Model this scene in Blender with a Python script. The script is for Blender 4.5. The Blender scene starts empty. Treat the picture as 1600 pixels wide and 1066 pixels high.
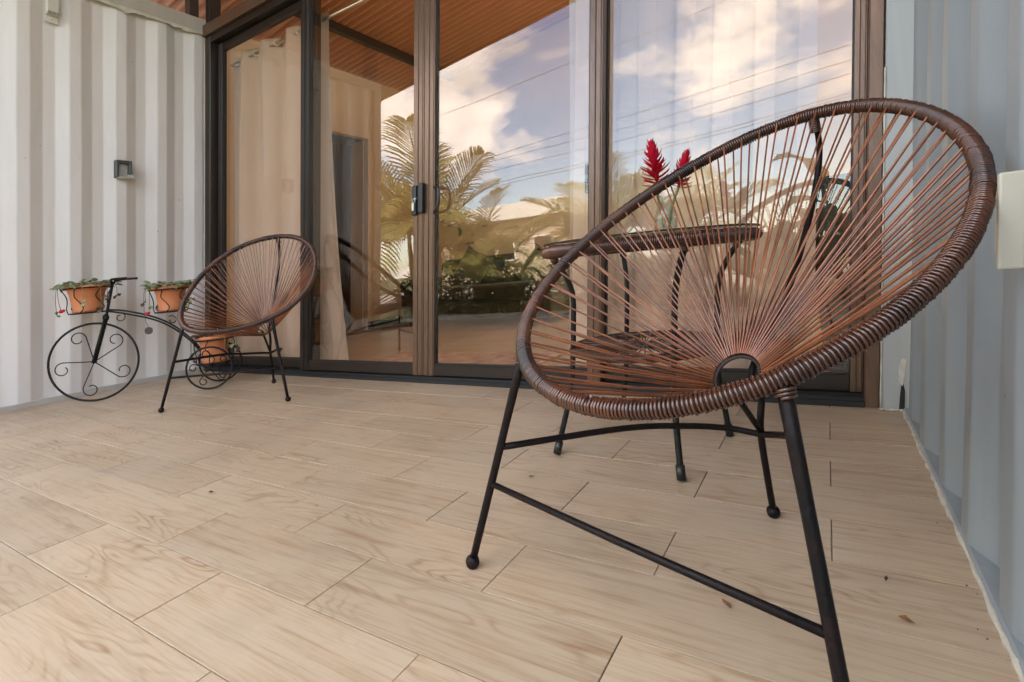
import bpy, bmesh, math, random
from mathutils import Vector, Matrix
random.seed(7)
SC = bpy.context.scene
COL = SC.collection
PI = math.pi

# ---------------------------------------------------------------- camera, sky, sun, exposure
CAM_F, CAM_PX, CAM_PY = 802.24, 799.34, 379.49          # focal length and principal point in 1600x1066 pixels
YAW, PITCH, ROLL, EYE = -0.5490, -0.0484, 0.0883, 0.60
def cam_axes():
    f = Vector((math.sin(YAW), math.cos(YAW), 0)); r = Vector((math.cos(YAW), -math.sin(YAW), 0)); d = Vector((0, 0, -1))
    f2 = f*math.cos(PITCH) + d*math.sin(PITCH); d2 = d*math.cos(PITCH) - f*math.sin(PITCH)
    r3 = r*math.cos(ROLL) + d2*math.sin(ROLL); d3 = d2*math.cos(ROLL) - r*math.sin(ROLL)
    return r3, -d3, -f2
cd = bpy.data.cameras.new('camera'); cam = bpy.data.objects.new('camera', cd); COL.objects.link(cam)
a, b, c = cam_axes()
cam.matrix_world = Matrix(((a.x, b.x, c.x, 0), (a.y, b.y, c.y, 0), (a.z, b.z, c.z, EYE), (0, 0, 0, 1)))
cd.sensor_fit = 'HORIZONTAL'; cd.sensor_width = 36; cd.lens = 36*CAM_F/1600
cd.shift_x = (800-CAM_PX)/1600; cd.shift_y = (CAM_PY-533)/1600
cd.clip_start = 0.02; cd.clip_end = 3000
SC.camera = cam

SUN_EL, SUN_AZ = math.radians(43), math.radians(26)      # azimuth from +Y towards +X
w = bpy.data.worlds.new('World'); SC.world = w; w.use_nodes = True
NT = w.node_tree; NT.nodes.clear()
def nd(t, typ, **kw):
    n = t.nodes.new(typ)
    for k, v in kw.items():
        if k in n.inputs: n.inputs[k].default_value = v
        else: setattr(n, k, v)
    return n
def lk(t, a, ao, b, bi): t.links.new(a.outputs[ao], b.inputs[bi])
def mth(t, op, a, b=None, clamp=False):
    n = t.nodes.new('ShaderNodeMath'); n.operation = op; n.use_clamp = clamp
    for i, v in enumerate((a, b)):
        if v is None: continue
        if isinstance(v, (int, float)): n.inputs[i].default_value = v
        else: t.links.new(v, n.inputs[i])
    return n.outputs[0]
sky = nd(NT, 'ShaderNodeTexSky', sky_type='NISHITA', sun_disc=False)
sky.sun_elevation = SUN_EL; sky.sun_rotation = SUN_AZ; sky.air_density = 1.0; sky.dust_density = 1.0; sky.ozone_density = 1.0
SKY_STRENGTH = 0.14
tc = nd(NT, 'ShaderNodeTexCoord')
mp = nd(NT, 'ShaderNodeMapping'); mp.inputs['Location'].default_value = (0.35, 1.1, 0.42); mp.inputs['Scale'].default_value = (1.0, 1.0, 1.75)
lk(NT, tc, 'Generated', mp, 'Vector')
n1 = nd(NT, 'ShaderNodeTexNoise', Scale=2.3, Detail=12.0, Roughness=0.60, Distortion=0.25); lk(NT, mp, 'Vector', n1, 'Vector')
n2 = nd(NT, 'ShaderNodeTexNoise', Scale=5.5, Detail=6.0, Roughness=0.5); lk(NT, mp, 'Vector', n2, 'Vector')
cr = nd(NT, 'ShaderNodeValToRGB'); cr.color_ramp.elements[0].position = 0.47; cr.color_ramp.elements[1].position = 0.56
lk(NT, n1, 'Fac', cr, 'Fac')
shade = nd(NT, 'ShaderNodeValToRGB'); shade.color_ramp.elements[0].position = 0.3; shade.color_ramp.elements[1].position = 0.66
shade.color_ramp.elements[0].color = (5.0, 4.75, 4.7, 1); shade.color_ramp.elements[1].color = (9.6, 9.05, 8.6, 1)
lk(NT, n2, 'Fac', shade, 'Fac')
mix = nd(NT, 'ShaderNodeMixRGB'); lk(NT, cr, 'Color', mix, 'Fac'); lk(NT, sky, 'Color', mix, 'Color1'); lk(NT, shade, 'Color', mix, 'Color2')
bg = nd(NT, 'ShaderNodeBackground', Strength=SKY_STRENGTH); lk(NT, mix, 'Color', bg, 'Color')
wo = nd(NT, 'ShaderNodeOutputWorld'); lk(NT, bg, 'Background', wo, 'Surface')

sd = bpy.data.lights.new('sun', 'SUN'); sd.energy = 4.2; sd.angle = math.radians(0.5); sd.color = (1.0, 0.93, 0.82)
sun = bpy.data.objects.new('sun', sd); COL.objects.link(sun)
sv = Vector((math.sin(SUN_AZ)*math.cos(SUN_EL), math.cos(SUN_AZ)*math.cos(SUN_EL), math.sin(SUN_EL)))
sun.rotation_euler = sv.to_track_quat('Z', 'Y').to_euler(); sun.location = sv*30
vs = SC.view_settings; vs.view_transform = 'Standard'; vs.look = 'None'; vs.gamma = 1; vs.use_curve_mapping = False
vs.exposure = 2.85
SC.render.engine = 'CYCLES'
try:
    SC.cycles.max_bounces = 7; SC.cycles.diffuse_bounces = 4; SC.cycles.glossy_bounces = 3; SC.cycles.transparent_max_bounces = 16; SC.cycles.caustics_reflective = False; SC.cycles.caustics_refractive = False
except Exception: pass

# ---------------------------------------------------------------- helpers
LEAN = 0.1117                                            # the old containers and their posts lean a little sideways
D, XL, XR, ZT = 2.231, -4.3137, 0.1665, 2.65             # glass wall plane, left and right container faces, container rail
def L(x, y, z): return (x + LEAN*z, y, z)
ORG = {}
class MB:
    def __init__(s): s.v = []; s.f = []; s.sm = []
    def add(s, vs, fs, smooth=False):
        o = len(s.v); s.v += [tuple(p) for p in vs]; s.f += [tuple(i+o for i in f) for f in fs]; s.sm += [smooth]*len(fs); return s
    def hexa(s, P8): return s.add(P8, [(0,3,2,1),(4,5,6,7),(0,1,5,4),(1,2,6,5),(2,3,7,6),(3,0,4,7)])
    def box(s, x0, x1, y0, y1, z0, z1, lean=0.0):
        q = lambda x, y, z: (x+lean*z, y, z)
        return s.hexa([q(x0,y0,z0),q(x1,y0,z0),q(x1,y1,z0),q(x0,y1,z0),q(x0,y0,z1),q(x1,y0,z1),q(x1,y1,z1),q(x0,y1,z1)])
    def obox(s, c, ax, ay, az):
        c, ax, ay, az = Vector(c), Vector(ax), Vector(ay), Vector(az)
        return s.hexa([c+sx*ax+sy*ay+sz*az for sz in (-1,1) for sx, sy in ((-1,-1),(1,-1),(1,1),(-1,1))])
    def tube(s, path, r, n=8, closed=False, caps=True, smooth=True):
        P = [Vector(p) for p in path]; m = len(P)
        rr = r if isinstance(r, (list, tuple)) else [r]*m
        T = []
        for i in range(m):
            a = P[(i-1) % m] if (closed or i > 0) else P[i]; b = P[(i+1) % m] if (closed or i < m-1) else P[i]
            T.append((b-a).normalized())
        u = T[0].orthogonal().normalized(); vs = []
        for i in range(m):
            u = u - T[i]*u.dot(T[i]); u = u.normalized() if u.length > 1e-6 else T[i].orthogonal().normalized()
            v = T[i].cross(u)
            vs += [P[i] + rr[i]*(math.cos(2*PI*k/n)*u + math.sin(2*PI*k/n)*v) for k in range(n)]
        fs = []
        for i in range(m if closed else m-1):
            j = (i+1) % m
            off = 0
            if closed and j == 0:   # match the seam
                ref = vs[i*n]-P[i]; off = min(range(n), key=lambda k: -(vs[k]-P[0]).normalized().dot(ref.normalized()))
            fs += [(i*n+k, i*n+(k+1) % n, j*n+(k+1+off) % n, j*n+(k+off) % n) for k in range(n)]
        s.add(vs, fs, smooth)
        if caps and not closed:
            o = len(s.v)-len(vs); s.f += [tuple(o+k for k in reversed(range(n))), tuple(o+(m-1)*n+k for k in range(n))]; s.sm += [False, False]
        return s
    def lathe(s, prof, c=(0,0,0), n=20, lean=0.0, axis=None, smooth=True):
        c = Vector(c); vs = []
        for r, z in prof:
            for k in range(n):
                a = 2*PI*k/n; vs.append(c + Vector((r*math.cos(a)+lean*z, r*math.sin(a), z)))
        m = len(prof)
        fs = [(i*n+k, i*n+(k+1) % n, (i+1)*n+(k+1) % n, (i+1)*n+k) for i in range(m-1) for k in range(n)]
        if axis is not None:
            q = Vector((0,0,1)).rotation_difference(Vector(axis)); vs = [c + q @ (v-c) for v in vs]
        return s.add(vs, fs, smooth)
    def ball(s, c, r, n=12, m=8, sq=(1,1,1)):
        c = Vector(c); vs = [c+Vector((0,0,-r*sq[2]))]
        for i in range(1, m):
            t = -PI/2+PI*i/m
            vs += [c+Vector((r*sq[0]*math.cos(t)*math.cos(2*PI*k/n), r*sq[1]*math.cos(t)*math.sin(2*PI*k/n), r*sq[2]*math.sin(t))) for k in range(n)]
        vs.append(c+Vector((0,0,r*sq[2])))
        fs = [(0, 1+(k+1) % n, 1+k) for k in range(n)]
        for i in range(m-2): fs += [(1+i*n+k, 1+i*n+(k+1) % n, 1+(i+1)*n+(k+1) % n, 1+(i+1)*n+k) for k in range(n)]
        fs += [(1+(m-2)*n+k, 1+(m-2)*n+(k+1) % n, len(vs)-1) for k in range(n)]
        return s.add(vs, fs, True)
    def disc(s, c, r, nrm=(0,0,1), n=20):
        c = Vector(c); nrm = Vector(nrm).normalized(); u = nrm.orthogonal().normalized(); v = nrm.cross(u)
        return s.add([c+r*(math.cos(2*PI*k/n)*u+math.sin(2*PI*k/n)*v) for k in range(n)], [tuple(range(n))])
    def build(s, name, mat, parent=None, org=None, bevel=0, segs=1):
        if parent is not None: o = ORG[parent.name]
        elif org is not None: o = Vector(org)
        else: o = Vector((0,0,0))
        me = bpy.data.meshes.new(name); me.from_pydata([(Vector(p)-o)[:] for p in s.v], [], s.f)
        me.polygons.foreach_set('use_smooth', s.sm); me.materials.append(mat); me.update()
        ob = bpy.data.objects.new(name, me); COL.objects.link(ob)
        if parent is not None: ob.parent = parent
        else: ob.location = o
        ORG[ob.name] = o
        if bevel:
            m = ob.modifiers.new('bevel', 'BEVEL'); m.width = bevel; m.segments = segs; m.limit_method = 'ANGLE'
        return ob
def tag(o, label=None, cat=None, group=None, kind=None):
    for k, v in (('label', label), ('category', cat), ('group', group), ('kind', kind)):
        if v: o[k] = v
    return o
def thing(name, label, cat, loc=(0,0,0), group=None):
    o = bpy.data.objects.new(name, None); COL.objects.link(o); o.location = loc; o.empty_display_size = 0.1
    ORG[o.name] = Vector(loc); return tag(o, label, cat, group)
def smooth_path(pts, per=8, closed=False):
    P = [Vector(p) for p in pts]; n = len(P); out = []
    g = lambda i: P[i % n] if closed else P[max(0, min(n-1, i))]
    for i in range(n if closed else n-1):
        p0, p1, p2, p3 = g(i-1), g(i), g(i+1), g(i+2)
        for k in range(per):
            t = k/per
            out.append(0.5*((2*p1)+(p2-p0)*t+(2*p0-5*p1+4*p2-p3)*t*t+(3*p1-p0-3*p2+p3)*t**3))
    if not closed: out.append(P[-1])
    return out

# ---------------------------------------------------------------- materials
def mat(name, col, rough=0.5, metal=0.0, spec=0.5, var=0.0, vscale=6.0, bump=0.0, bscale=40.0, coord='Object', rnd=0.0, col2=None, trans=0.0, stretch=(1,1,1), rvar=0.0, sheen=0.0):
    m = bpy.data.materials.new(name); m.use_nodes = True; t = m.node_tree; p = t.nodes['Principled BSDF']
    p.inputs['Base Color'].default_value = (*col, 1); p.inputs['Roughness'].default_value = rough; p.inputs['Metallic'].default_value = metal
    p.inputs['Specular IOR Level'].default_value = spec
    if sheen: p.inputs['Sheen Weight'].default_value = sheen
    tcn = nd(t, 'ShaderNodeTexCoord'); mpn = nd(t, 'ShaderNodeMapping'); mpn.inputs['Scale'].default_value = stretch
    lk(t, tcn, coord, mpn, 'Vector')
    oi = nd(t, 'ShaderNodeObjectInfo')
    if var or rnd or col2 or rvar:
        nz = nd(t, 'ShaderNodeTexNoise', Scale=vscale, Detail=6.0, Roughness=0.6); lk(t, mpn, 'Vector', nz, 'Vector')
        fac = mth(t, 'SMOOTHSTEP' if False else 'MULTIPLY', mth(t, 'SUBTRACT', nz.outputs['Fac'], 0.3, True), 2.5, True)
        c2 = col2 or tuple(max(0, x*(1-var)) for x in col)
        mx = nd(t, 'ShaderNodeMixRGB'); mx.inputs['Color1'].default_value = (*col, 1); mx.inputs['Color2'].default_value = (*c2, 1)
        t.links.new(fac, mx.inputs['Fac']); outc = mx.outputs['Color']
        if rnd:
            hs = nd(t, 'ShaderNodeHueSaturation'); t.links.new(outc, hs.inputs['Color'])
            t.links.new(mth(t, 'ADD', mth(t, 'MULTIPLY', oi.outputs['Random'], 2*rnd), 1-rnd), hs.inputs['Value'])
            outc = hs.outputs['Color']
        t.links.new(outc, p.inputs['Base Color'])
        if rvar: t.links.new(mth(t, 'ADD', mth(t, 'MULTIPLY', fac, rvar), rough-rvar*0.4), p.inputs['Roughness'])
    if bump:
        bz = nd(t, 'ShaderNodeTexNoise', Scale=bscale, Detail=4.0); lk(t, mpn, 'Vector', bz, 'Vector')
        bp = nd(t, 'ShaderNodeBump', Strength=bump, Distance=0.004); lk(t, bz, 'Fac', bp, 'Height'); lk(t, bp, 'Normal', p, 'Normal')
    if trans:
        tr = nd(t, 'ShaderNodeBsdfTranslucent'); tr.inputs['Color'].default_value = (*[min(1, x*1.2) for x in col], 1)
        ms = nd(t, 'ShaderNodeMixShader', Fac=trans); out = t.nodes['Material Output']
        lk(t, p, 'BSDF', ms, 1); lk(t, tr, 'BSDF', ms, 2); lk(t, ms, 'Shader', out, 'Surface')
    return m
def glass_mat(name, tint, refl, fres=0.5, warp=0.0):
    m = bpy.data.materials.new(name); m.use_nodes = True; t = m.node_tree; t.nodes.clear()
    tr = nd(t, 'ShaderNodeBsdfTransparent'); tr.inputs['Color'].default_value = (*tint, 1)
    gl = nd(t, 'ShaderNodeBsdfGlossy', Roughness=0.0); gl.inputs['Color'].default_value = (1.0, 0.97, 0.95, 1)
    if warp:
        geo = nd(t, 'ShaderNodeNewGeometry'); wn = nd(t, 'ShaderNodeTexNoise', Scale=1.7, Detail=1.0); lk(t, geo, 'Position', wn, 'Vector')
        bp = nd(t, 'ShaderNodeBump', Strength=1.0, Distance=warp); lk(t, wn, 'Fac', bp, 'Height'); lk(t, bp, 'Normal', gl, 'Normal')
    fr = nd(t, 'ShaderNodeLayerWeight', Blend=0.5); fr_o = mth(t, 'POWER', fr.outputs['Facing'], 4.0)
    ms = nd(t, 'ShaderNodeMixShader'); t.links.new(mth(t, 'ADD', mth(t, 'MULTIPLY', fr_o, fres), refl, True), ms.inputs['Fac'])
    o = nd(t, 'ShaderNodeOutputMaterial'); lk(t, tr, 'BSDF', ms, 1); lk(t, gl, 'BSDF', ms, 2); lk(t, ms, 'Shader', o, 'Surface')
    return m
def tile_mat(name, base, line, dark, rough):
    m = bpy.data.materials.new(name); m.use_nodes = True; t = m.node_tree; p = t.nodes['Principled BSDF']
    tcn = nd(t, 'ShaderNodeTexCoord'); oi = nd(t, 'ShaderNodeObjectInfo')
    cx = nd(t, 'ShaderNodeCombineXYZ'); r = mth(t, 'MULTIPLY', oi.outputs['Random'], 37.0)
    t.links.new(r, cx.inputs[0]); t.links.new(mth(t, 'MULTIPLY', r, 3.7), cx.inputs[1]); t.links.new(mth(t, 'MULTIPLY', r, 7.1), cx.inputs[2])
    va = nd(t, 'ShaderNodeVectorMath', operation='ADD'); lk(t, tcn, 'Object', va, 0); lk(t, cx, 'Vector', va, 1)
    def noise(sc, det, scale=1.0, dist=0.0):
        mpn = nd(t, 'ShaderNodeMapping'); mpn.inputs['Scale'].default_value = sc; lk(t, va, 'Vector', mpn, 'Vector')
        nz = nd(t, 'ShaderNodeTexNoise', Scale=scale, Detail=det, Roughness=0.6, Distortion=dist); lk(t, mpn, 'Vector', nz, 'Vector'); return nz.outputs['Fac']
    big = noise((1.1, 6.0, 1), 2.5)
    rings = mth(t, 'SINE', mth(t, 'MULTIPLY', big, 150.0))
    rings = mth(t, 'POWER', mth(t, 'MULTIPLY', mth(t, 'ADD', rings, 1.0), 0.5), 4.0)
    gate = mth(t, 'MULTIPLY', mth(t, 'SUBTRACT', noise((2.2, 7.0, 1), 3.0), 0.45, True), 4.0, True)
    fine = noise((6.0, 230.0, 1), 3.0)
    mid = noise((3.0, 55.0, 1), 5.0, dist=0.3)
    blot = noise((3.0, 5.0, 1), 3.0)
    c0 = nd(t, 'ShaderNodeMixRGB'); c0.inputs['Color1'].default_value = (*base, 1); c0.inputs['Color2'].default_value = (*line, 1)
    t.links.new(mth(t, 'MULTIPLY', mth(t, 'SUBTRACT', blot, 0.4, True), 1.6, True), c0.inputs['Fac'])
    c1 = nd(t, 'ShaderNodeMixRGB'); lk(t, c0, 'Color', c1, 'Color1'); c1.inputs['Color2'].default_value = (*dark, 1)
    g = mth(t, 'MULTIPLY', mth(t, 'MULTIPLY', rings, gate), 0.62)
    g = mth(t, 'ADD', g, mth(t, 'MULTIPLY', mth(t, 'SUBTRACT', mid, 0.50, True), 2.1))
    g = mth(t, 'ADD', g, mth(t, 'MULTIPLY', mth(t, 'SUBTRACT', fine, 0.5, True), 1.5), True)
    t.links.new(g, c1.inputs['Fac'])
    hs = nd(t, 'ShaderNodeHueSaturation'); lk(t, c1, 'Color', hs, 'Color')
    t.links.new(mth(t, 'ADD', mth(t, 'MULTIPLY', oi.outputs['Random'], 0.16), 0.92), hs.inputs['Value'])
    # floor dirt in world space
    geo = nd(t, 'ShaderNodeNewGeometry'); dz = nd(t, 'ShaderNodeTexNoise', Scale=2.1, Detail=7.0, Roughness=0.65); lk(t, geo, 'Position', dz, 'Vector')
    dm = nd(t, 'ShaderNodeMixRGB', blend_type='MULTIPLY'); lk(t, hs, 'Color', dm, 'Color1'); dm.inputs['Color2'].default_value = (0.72, 0.70, 0.68, 1)
    t.links.new(mth(t, 'MULTIPLY', mth(t, 'SUBTRACT', dz.outputs['Fac'], 0.47, True), 2.6, True), dm.inputs['Fac'])
    lk(t, dm, 'Color', p, 'Base Color')
    t.links.new(mth(t, 'ADD', mth(t, 'MULTIPLY', dz.outputs['Fac'], 0.25), rough-0.12), p.inputs['Roughness'])
    p.inputs['Specular IOR Level'].default_value = 0.45
    bp = nd(t, 'ShaderNodeBump', Strength=0.12, Distance=0.002); t.links.new(mth(t, 'ADD', mid, fine), bp.inputs['Height']); lk(t, bp, 'Normal', p, 'Normal')
    return m
def wall_mat(name, col, streak):
    """painted corrugated steel: faint rain streaks, grime near the floor with a ragged edge, small chips"""
    m = bpy.data.materials.new(name); m.use_nodes = True; t = m.node_tree; p = t.nodes['Principled BSDF']
    geo = nd(t, 'ShaderNodeNewGeometry')
    mpn = nd(t, 'ShaderNodeMapping'); mpn.inputs['Scale'].default_value = (9, 9, 0.5); lk(t, geo, 'Position', mpn, 'Vector')
    st = nd(t, 'ShaderNodeTexNoise', Scale=1.6, Detail=5.0, Roughness=0.6); lk(t, mpn, 'Vector', st, 'Vector')
    sp = nd(t, 'ShaderNodeTexNoise', Scale=34.0, Detail=3.0); lk(t, geo, 'Position', sp, 'Vector')
    c1 = nd(t, 'ShaderNodeMixRGB'); c1.inputs['Color1'].default_value = (*col, 1); c1.inputs['Color2'].default_value = (*streak, 1)
    t.links.new(mth(t, 'MULTIPLY', mth(t, 'SUBTRACT', st.outputs['Fac'], 0.42, True), 2.0, True), c1.inputs['Fac'])
    c2 = nd(t, 'ShaderNodeMixRGB'); lk(t, c1, 'Color', c2, 'Color1'); c2.inputs['Color2'].default_value = (0.12, 0.09, 0.07, 1)
    t.links.new(mth(t, 'MULTIPLY', mth(t, 'GREATER_THAN', sp.outputs['Fac'], 0.765), 0.7), c2.inputs['Fac'])
    lk(t, c2, 'Color', p, 'Base Color'); p.inputs['Roughness'].default_value = 0.42; p.inputs['Specular IOR Level'].default_value = 0.4
    bz = nd(t, 'ShaderNodeTexNoise', Scale=7.0, Detail=3.0); mb = nd(t, 'ShaderNodeMapping'); mb.inputs['Scale'].default_value = (1, 1, 0.35)
    lk(t, geo, 'Position', mb, 'Vector'); lk(t, mb, 'Vector', bz, 'Vector')
    bp = nd(t, 'ShaderNodeBump', Strength=0.5, Distance=0.012); lk(t, bz, 'Fac', bp, 'Height'); lk(t, bp, 'Normal', p, 'Normal')
    return m
def leaf_mat(name, c1, c2, trans=0.35, rough=0.45):
    return mat(name, c1, rough, 0, 0.4, vscale=3.0, col2=c2, rnd=0.25, trans=trans)

M = dict(
  wall_l=wall_mat('cream painted steel', (0.70, 0.655, 0.615), (0.64, 0.59, 0.545)),
  wall_r=wall_mat('pale blue painted steel', (0.295, 0.33, 0.345), (0.24, 0.28, 0.30)),
  white_post=wall_mat('white painted post', (0.43, 0.435, 0.42), (0.36, 0.365, 0.35)),
  tile=tile_mat('wood look porcelain', (0.49, 0.39, 0.275), (0.50, 0.36, 0.235), (0.28, 0.165, 0.08), 0.40),
  tile_in=tile_mat('indoor wood floor', (0.52, 0.36, 0.23), (0.5, 0.32, 0.19), (0.33, 0.19, 0.1), 0.35),
  grout=mat('grout', (0.30, 0.245, 0.18), 0.9, var=0.4, vscale=9),
  bronze=mat('bronze aluminium', (0.185, 0.108, 0.068), 0.30, 0.45, 0.5, var=0.35, vscale=14, bump=0.05, bscale=90, stretch=(8, 8, 0.6)),  # frame metal lightened to hold the bright outdoor reflection
  bronze_shaded=mat('shaded bronze aluminium', (0.030, 0.019, 0.013), 0.34, 0.15, 0.5, var=0.3, vscale=8, bump=0.05),  # same frame metal, darkened in colour where it mirrors little sky
  seal=mat('black rubber seal', (0.012, 0.011, 0.011), 0.55),
  glass=glass_mat('bronze reflective glazing', (0.94, 0.89, 0.83), 0.055, 0.6, 0.0009),
  glass_clear=glass_mat('clear glass', (0.93, 0.95, 0.94), 0.03, 1.0),
  roof=mat('brown corrugated steel', (0.66, 0.345, 0.205), 0.42, 0.0, 0.5, vscale=3.0, col2=(0.58, 0.285, 0.16), stretch=(0.4, 6, 1), bump=0.1, bscale=14),
  beam=mat('dark painted steel beam', (0.045, 0.028, 0.02), 0.45, 0.2, var=0.3),
  rail=wall_mat('rail paint', (0.47, 0.43, 0.38), (0.38, 0.34, 0.28)),
  iron=mat('black enamelled iron', (0.0035, 0.004, 0.005), 0.45, 0.0, 0.18, vscale=24.0, col2=(0.013, 0.0065, 0.005), bump=0.35, bscale=120, rvar=0.3),
  iron_green=mat('dark green black iron', (0.004, 0.0065, 0.006), 0.45, 0.0, 0.18, vscale=30.0, col2=(0.022, 0.020, 0.017), bump=0.25, bscale=90),
  cord=mat('copper brown vinyl cord', (0.33, 0.112, 0.046), 0.22, 0.0, 0.8, vscale=10.0, col2=(0.13, 0.042, 0.02), rnd=0.32),
  wrap=mat('copper brown wound cord', (0.125, 0.042, 0.018), 0.18, 0.0, 0.8, vscale=7.0, col2=(0.008, 0.006, 0.007), rvar=0.15),
  core=mat('dark rim core', (0.02, 0.012, 0.01), 0.6),
  terracotta=mat('terracotta plastic', (0.60, 0.21, 0.085), 0.5, 0, 0.4, var=0.3, vscale=10, bump=0.1, bscale=30),
  soil=mat('soil', (0.03, 0.02, 0.014), 0.95, bump=0.8, bscale=60),
  leaf_pot=leaf_mat('begonia leaf', (0.33, 0.38, 0.20), (0.13, 0.18, 0.07), 0.2),
  leaf_dry=leaf_mat('withered brown leaf', (0.12, 0.085, 0.05), (0.07, 0.045, 0.03), 0.15, 0.7),
  red=mat('red petal', (0.72, 0.012, 0.045), 0.34, 0, 0.4, var=0.5, vscale=30, trans=0.2),
  stem=mat('green stem', (0.14, 0.17, 0.06), 0.5),
  palm=leaf_mat('palm leaf', (0.29, 0.27, 0.09), (0.19, 0.20, 0.06), 0.45),
  palm_trunk=mat('palm stem', (0.20, 0.19, 0.10), 0.7, var=0.5, vscale=12, bump=0.4, bscale=20),
  broad=leaf_mat('broad leaf', (0.085, 0.12, 0.035), (0.05, 0.08, 0.025), 0.35, 0.35),
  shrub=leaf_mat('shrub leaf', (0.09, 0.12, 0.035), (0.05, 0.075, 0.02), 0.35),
  shrub_d=leaf_mat('darkened shrub leaf', (0.045, 0.06, 0.022), (0.026, 0.038, 0.014), 0.3),
  shrub_y=leaf_mat('croton leaf', (0.23, 0.19, 0.05), (0.11, 0.12, 0.03), 0.35),
  grass=mat('lawn', (0.075, 0.10, 0.03), 0.9, vscale=1.5, col2=(0.15, 0.13, 0.06), bump=0.8, bscale=60),
  paving=mat('concrete paving', (0.40, 0.36, 0.31), 0.85, var=0.25, vscale=3, bump=0.3, bscale=50),
  curtain=mat('beige curtain', (0.66, 0.545, 0.47), 0.85, 0, 0.2, var=0.12, vscale=5, stretch=(1, 1, 0.3), bump=0.2, bscale=60, trans=0.04, sheen=0.2),
  blind=mat('white light diffuser', (0.80, 0.76, 0.68), 0.9, 0, 0.1, trans=0.75),  # translucent sheet added to spread sunlight into the room
  steel=mat('steel', (0.62, 0.60, 0.56), 0.28, 1.0),
  inwall=mat('beige indoor paint', (0.74, 0.56, 0.39), 0.8, var=0.08, vscale=2),
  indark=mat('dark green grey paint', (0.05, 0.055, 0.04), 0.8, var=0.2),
  baseboard=mat('black baseboard', (0.016, 0.013, 0.011), 0.5),
  sofa=mat('olive velvet', (0.062, 0.052, 0.024), 0.85, 0, 0.2, var=0.45, vscale=7, bump=0.3, bscale=90, sheen=0.15),
  pillow=mat('moss pillow', (0.13, 0.115, 0.06), 0.85, var=0.4, vscale=8, sheen=0.3),
  pillow2=mat('leaf print pillow', (0.03, 0.07, 0.035), 0.85, vscale=14, col2=(0.45, 0.40, 0.20)),
  rug=mat('patterned rug', (0.26, 0.05, 0.03), 0.95, vscale=9, col2=(0.55, 0.40, 0.26), bump=0.5, bscale=120),
  blackp=mat('black plastic', (0.013, 0.014, 0.015), 0.35, 0, 0.5, bump=0.05),
  greyp=mat('grey lock plastic', (0.065, 0.07, 0.068), 0.4, var=0.2, bump=0.1, bscale=60),
  alu=mat('pale worn aluminium', (0.60, 0.58, 0.52), 0.5, 0.1, var=0.3, vscale=40),
  cream=mat('cream outlet plastic', (0.50, 0.475, 0.385), 0.42, 0, 0.4, var=0.06, bump=0.03),
  conduit=mat('cream painted conduit', (0.60, 0.55, 0.47), 0.45, var=0.1),
  ink=mat('black vinyl lettering', (0.03, 0.022, 0.016), 0.7),
  greenink=mat('green vinyl leaf', (0.03, 0.12, 0.05), 0.7),
  cabinet=mat('dark brown cabinet', (0.02, 0.013, 0.01), 0.35, var=0.3),
  cabinet_door=mat('brown cabinet door', (0.16, 0.085, 0.05), 0.5, var=0.3, stretch=(1, 1, 0.1), vscale=20),
  house=mat('neighbour wall', (0.55, 0.44, 0.33), 0.85, var=0.1),
  house_white=mat('white fascia', (0.74, 0.73, 0.70), 0.7, var=0.08),
  cable=mat('black cable', (0.02, 0.02, 0.022), 0.6),
  ivory=mat('white louvre', (0.85, 0.83, 0.78), 0.5),
  debris=mat('dry leaf litter', (0.30, 0.13, 0.05), 0.8, var=0.5, vscale=60),
  debris_d=mat('dark litter', (0.05, 0.035, 0.025), 0.8),
  caulk=mat('cream caulk', (0.66, 0.62, 0.52), 0.8, var=0.35, vscale=18, bump=0.6, bscale=50),
)

# ---------------------------------------------------------------- ground and patio floor
g = MB().add([(-600,-600,-0.16),(600,-600,-0.16),(600,600,-0.16),(-600,600,-0.16)], [(0,1,2,3)]).build('ground', M['grass']); tag(g, kind='structure')
g = MB().box(-5.6, 1.6, -1.75, -0.955, -0.3, -0.03).build('path', M['paving'], bevel=0.01); tag(g, kind='structure')
g = MB().box(-60, 60, -13.0, -6.2, -0.3, -0.11).build('bounce_street', M['paving']); tag(g, kind='structure')  # pale paving strip added to bounce sunlight up under the roof
FLOOR = MB().box(XL-0.05, XR+0.05, -0.95, D+0.04, -0.2, -0.0035).build('patio_floor', M['grout']); tag(FLOOR, 'beige wood-look tiled patio floor between the two containers', kind='structure')
ORG[FLOOR.name] = Vector((0,0,0))
TP, TLN, GAP = 0.1715, 0.5645, 0.0026
cache = {}
def tile_mesh(wd, dp):
    k = (round(wd, 4), round(dp, 4))
    if k not in cache:
        bm = bmesh.new(); hx, hy, h, e = wd/2, dp/2, 0.006, 0.0006
        bot = [bm.verts.new((sx*hx, sy*hy, -h)) for sx, sy in ((-1,-1),(1,-1),(1,1),(-1,1))]
        mid = [bm.verts.new((sx*hx, sy*hy, -e*0.7)) for sx, sy in ((-1,-1),(1,-1),(1,1),(-1,1))]
        top = [bm.verts.new((sx*(hx-e), sy*(hy-e), 0)) for sx, sy in ((-1,-1),(1,-1),(1,1),(-1,1))]
        for A, B in ((bot, mid), (mid, top)):
            for i in range(4): bm.faces.new((A[i], A[(i+1) % 4], B[(i+1) % 4], B[i]))
        bm.faces.new(top); me = bpy.data.meshes.new('tile'); bm.to_mesh(me); bm.free(); me.materials.append(M['tile']); cache[k] = me
    return cache[k]
rt = random.Random(3)
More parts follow.
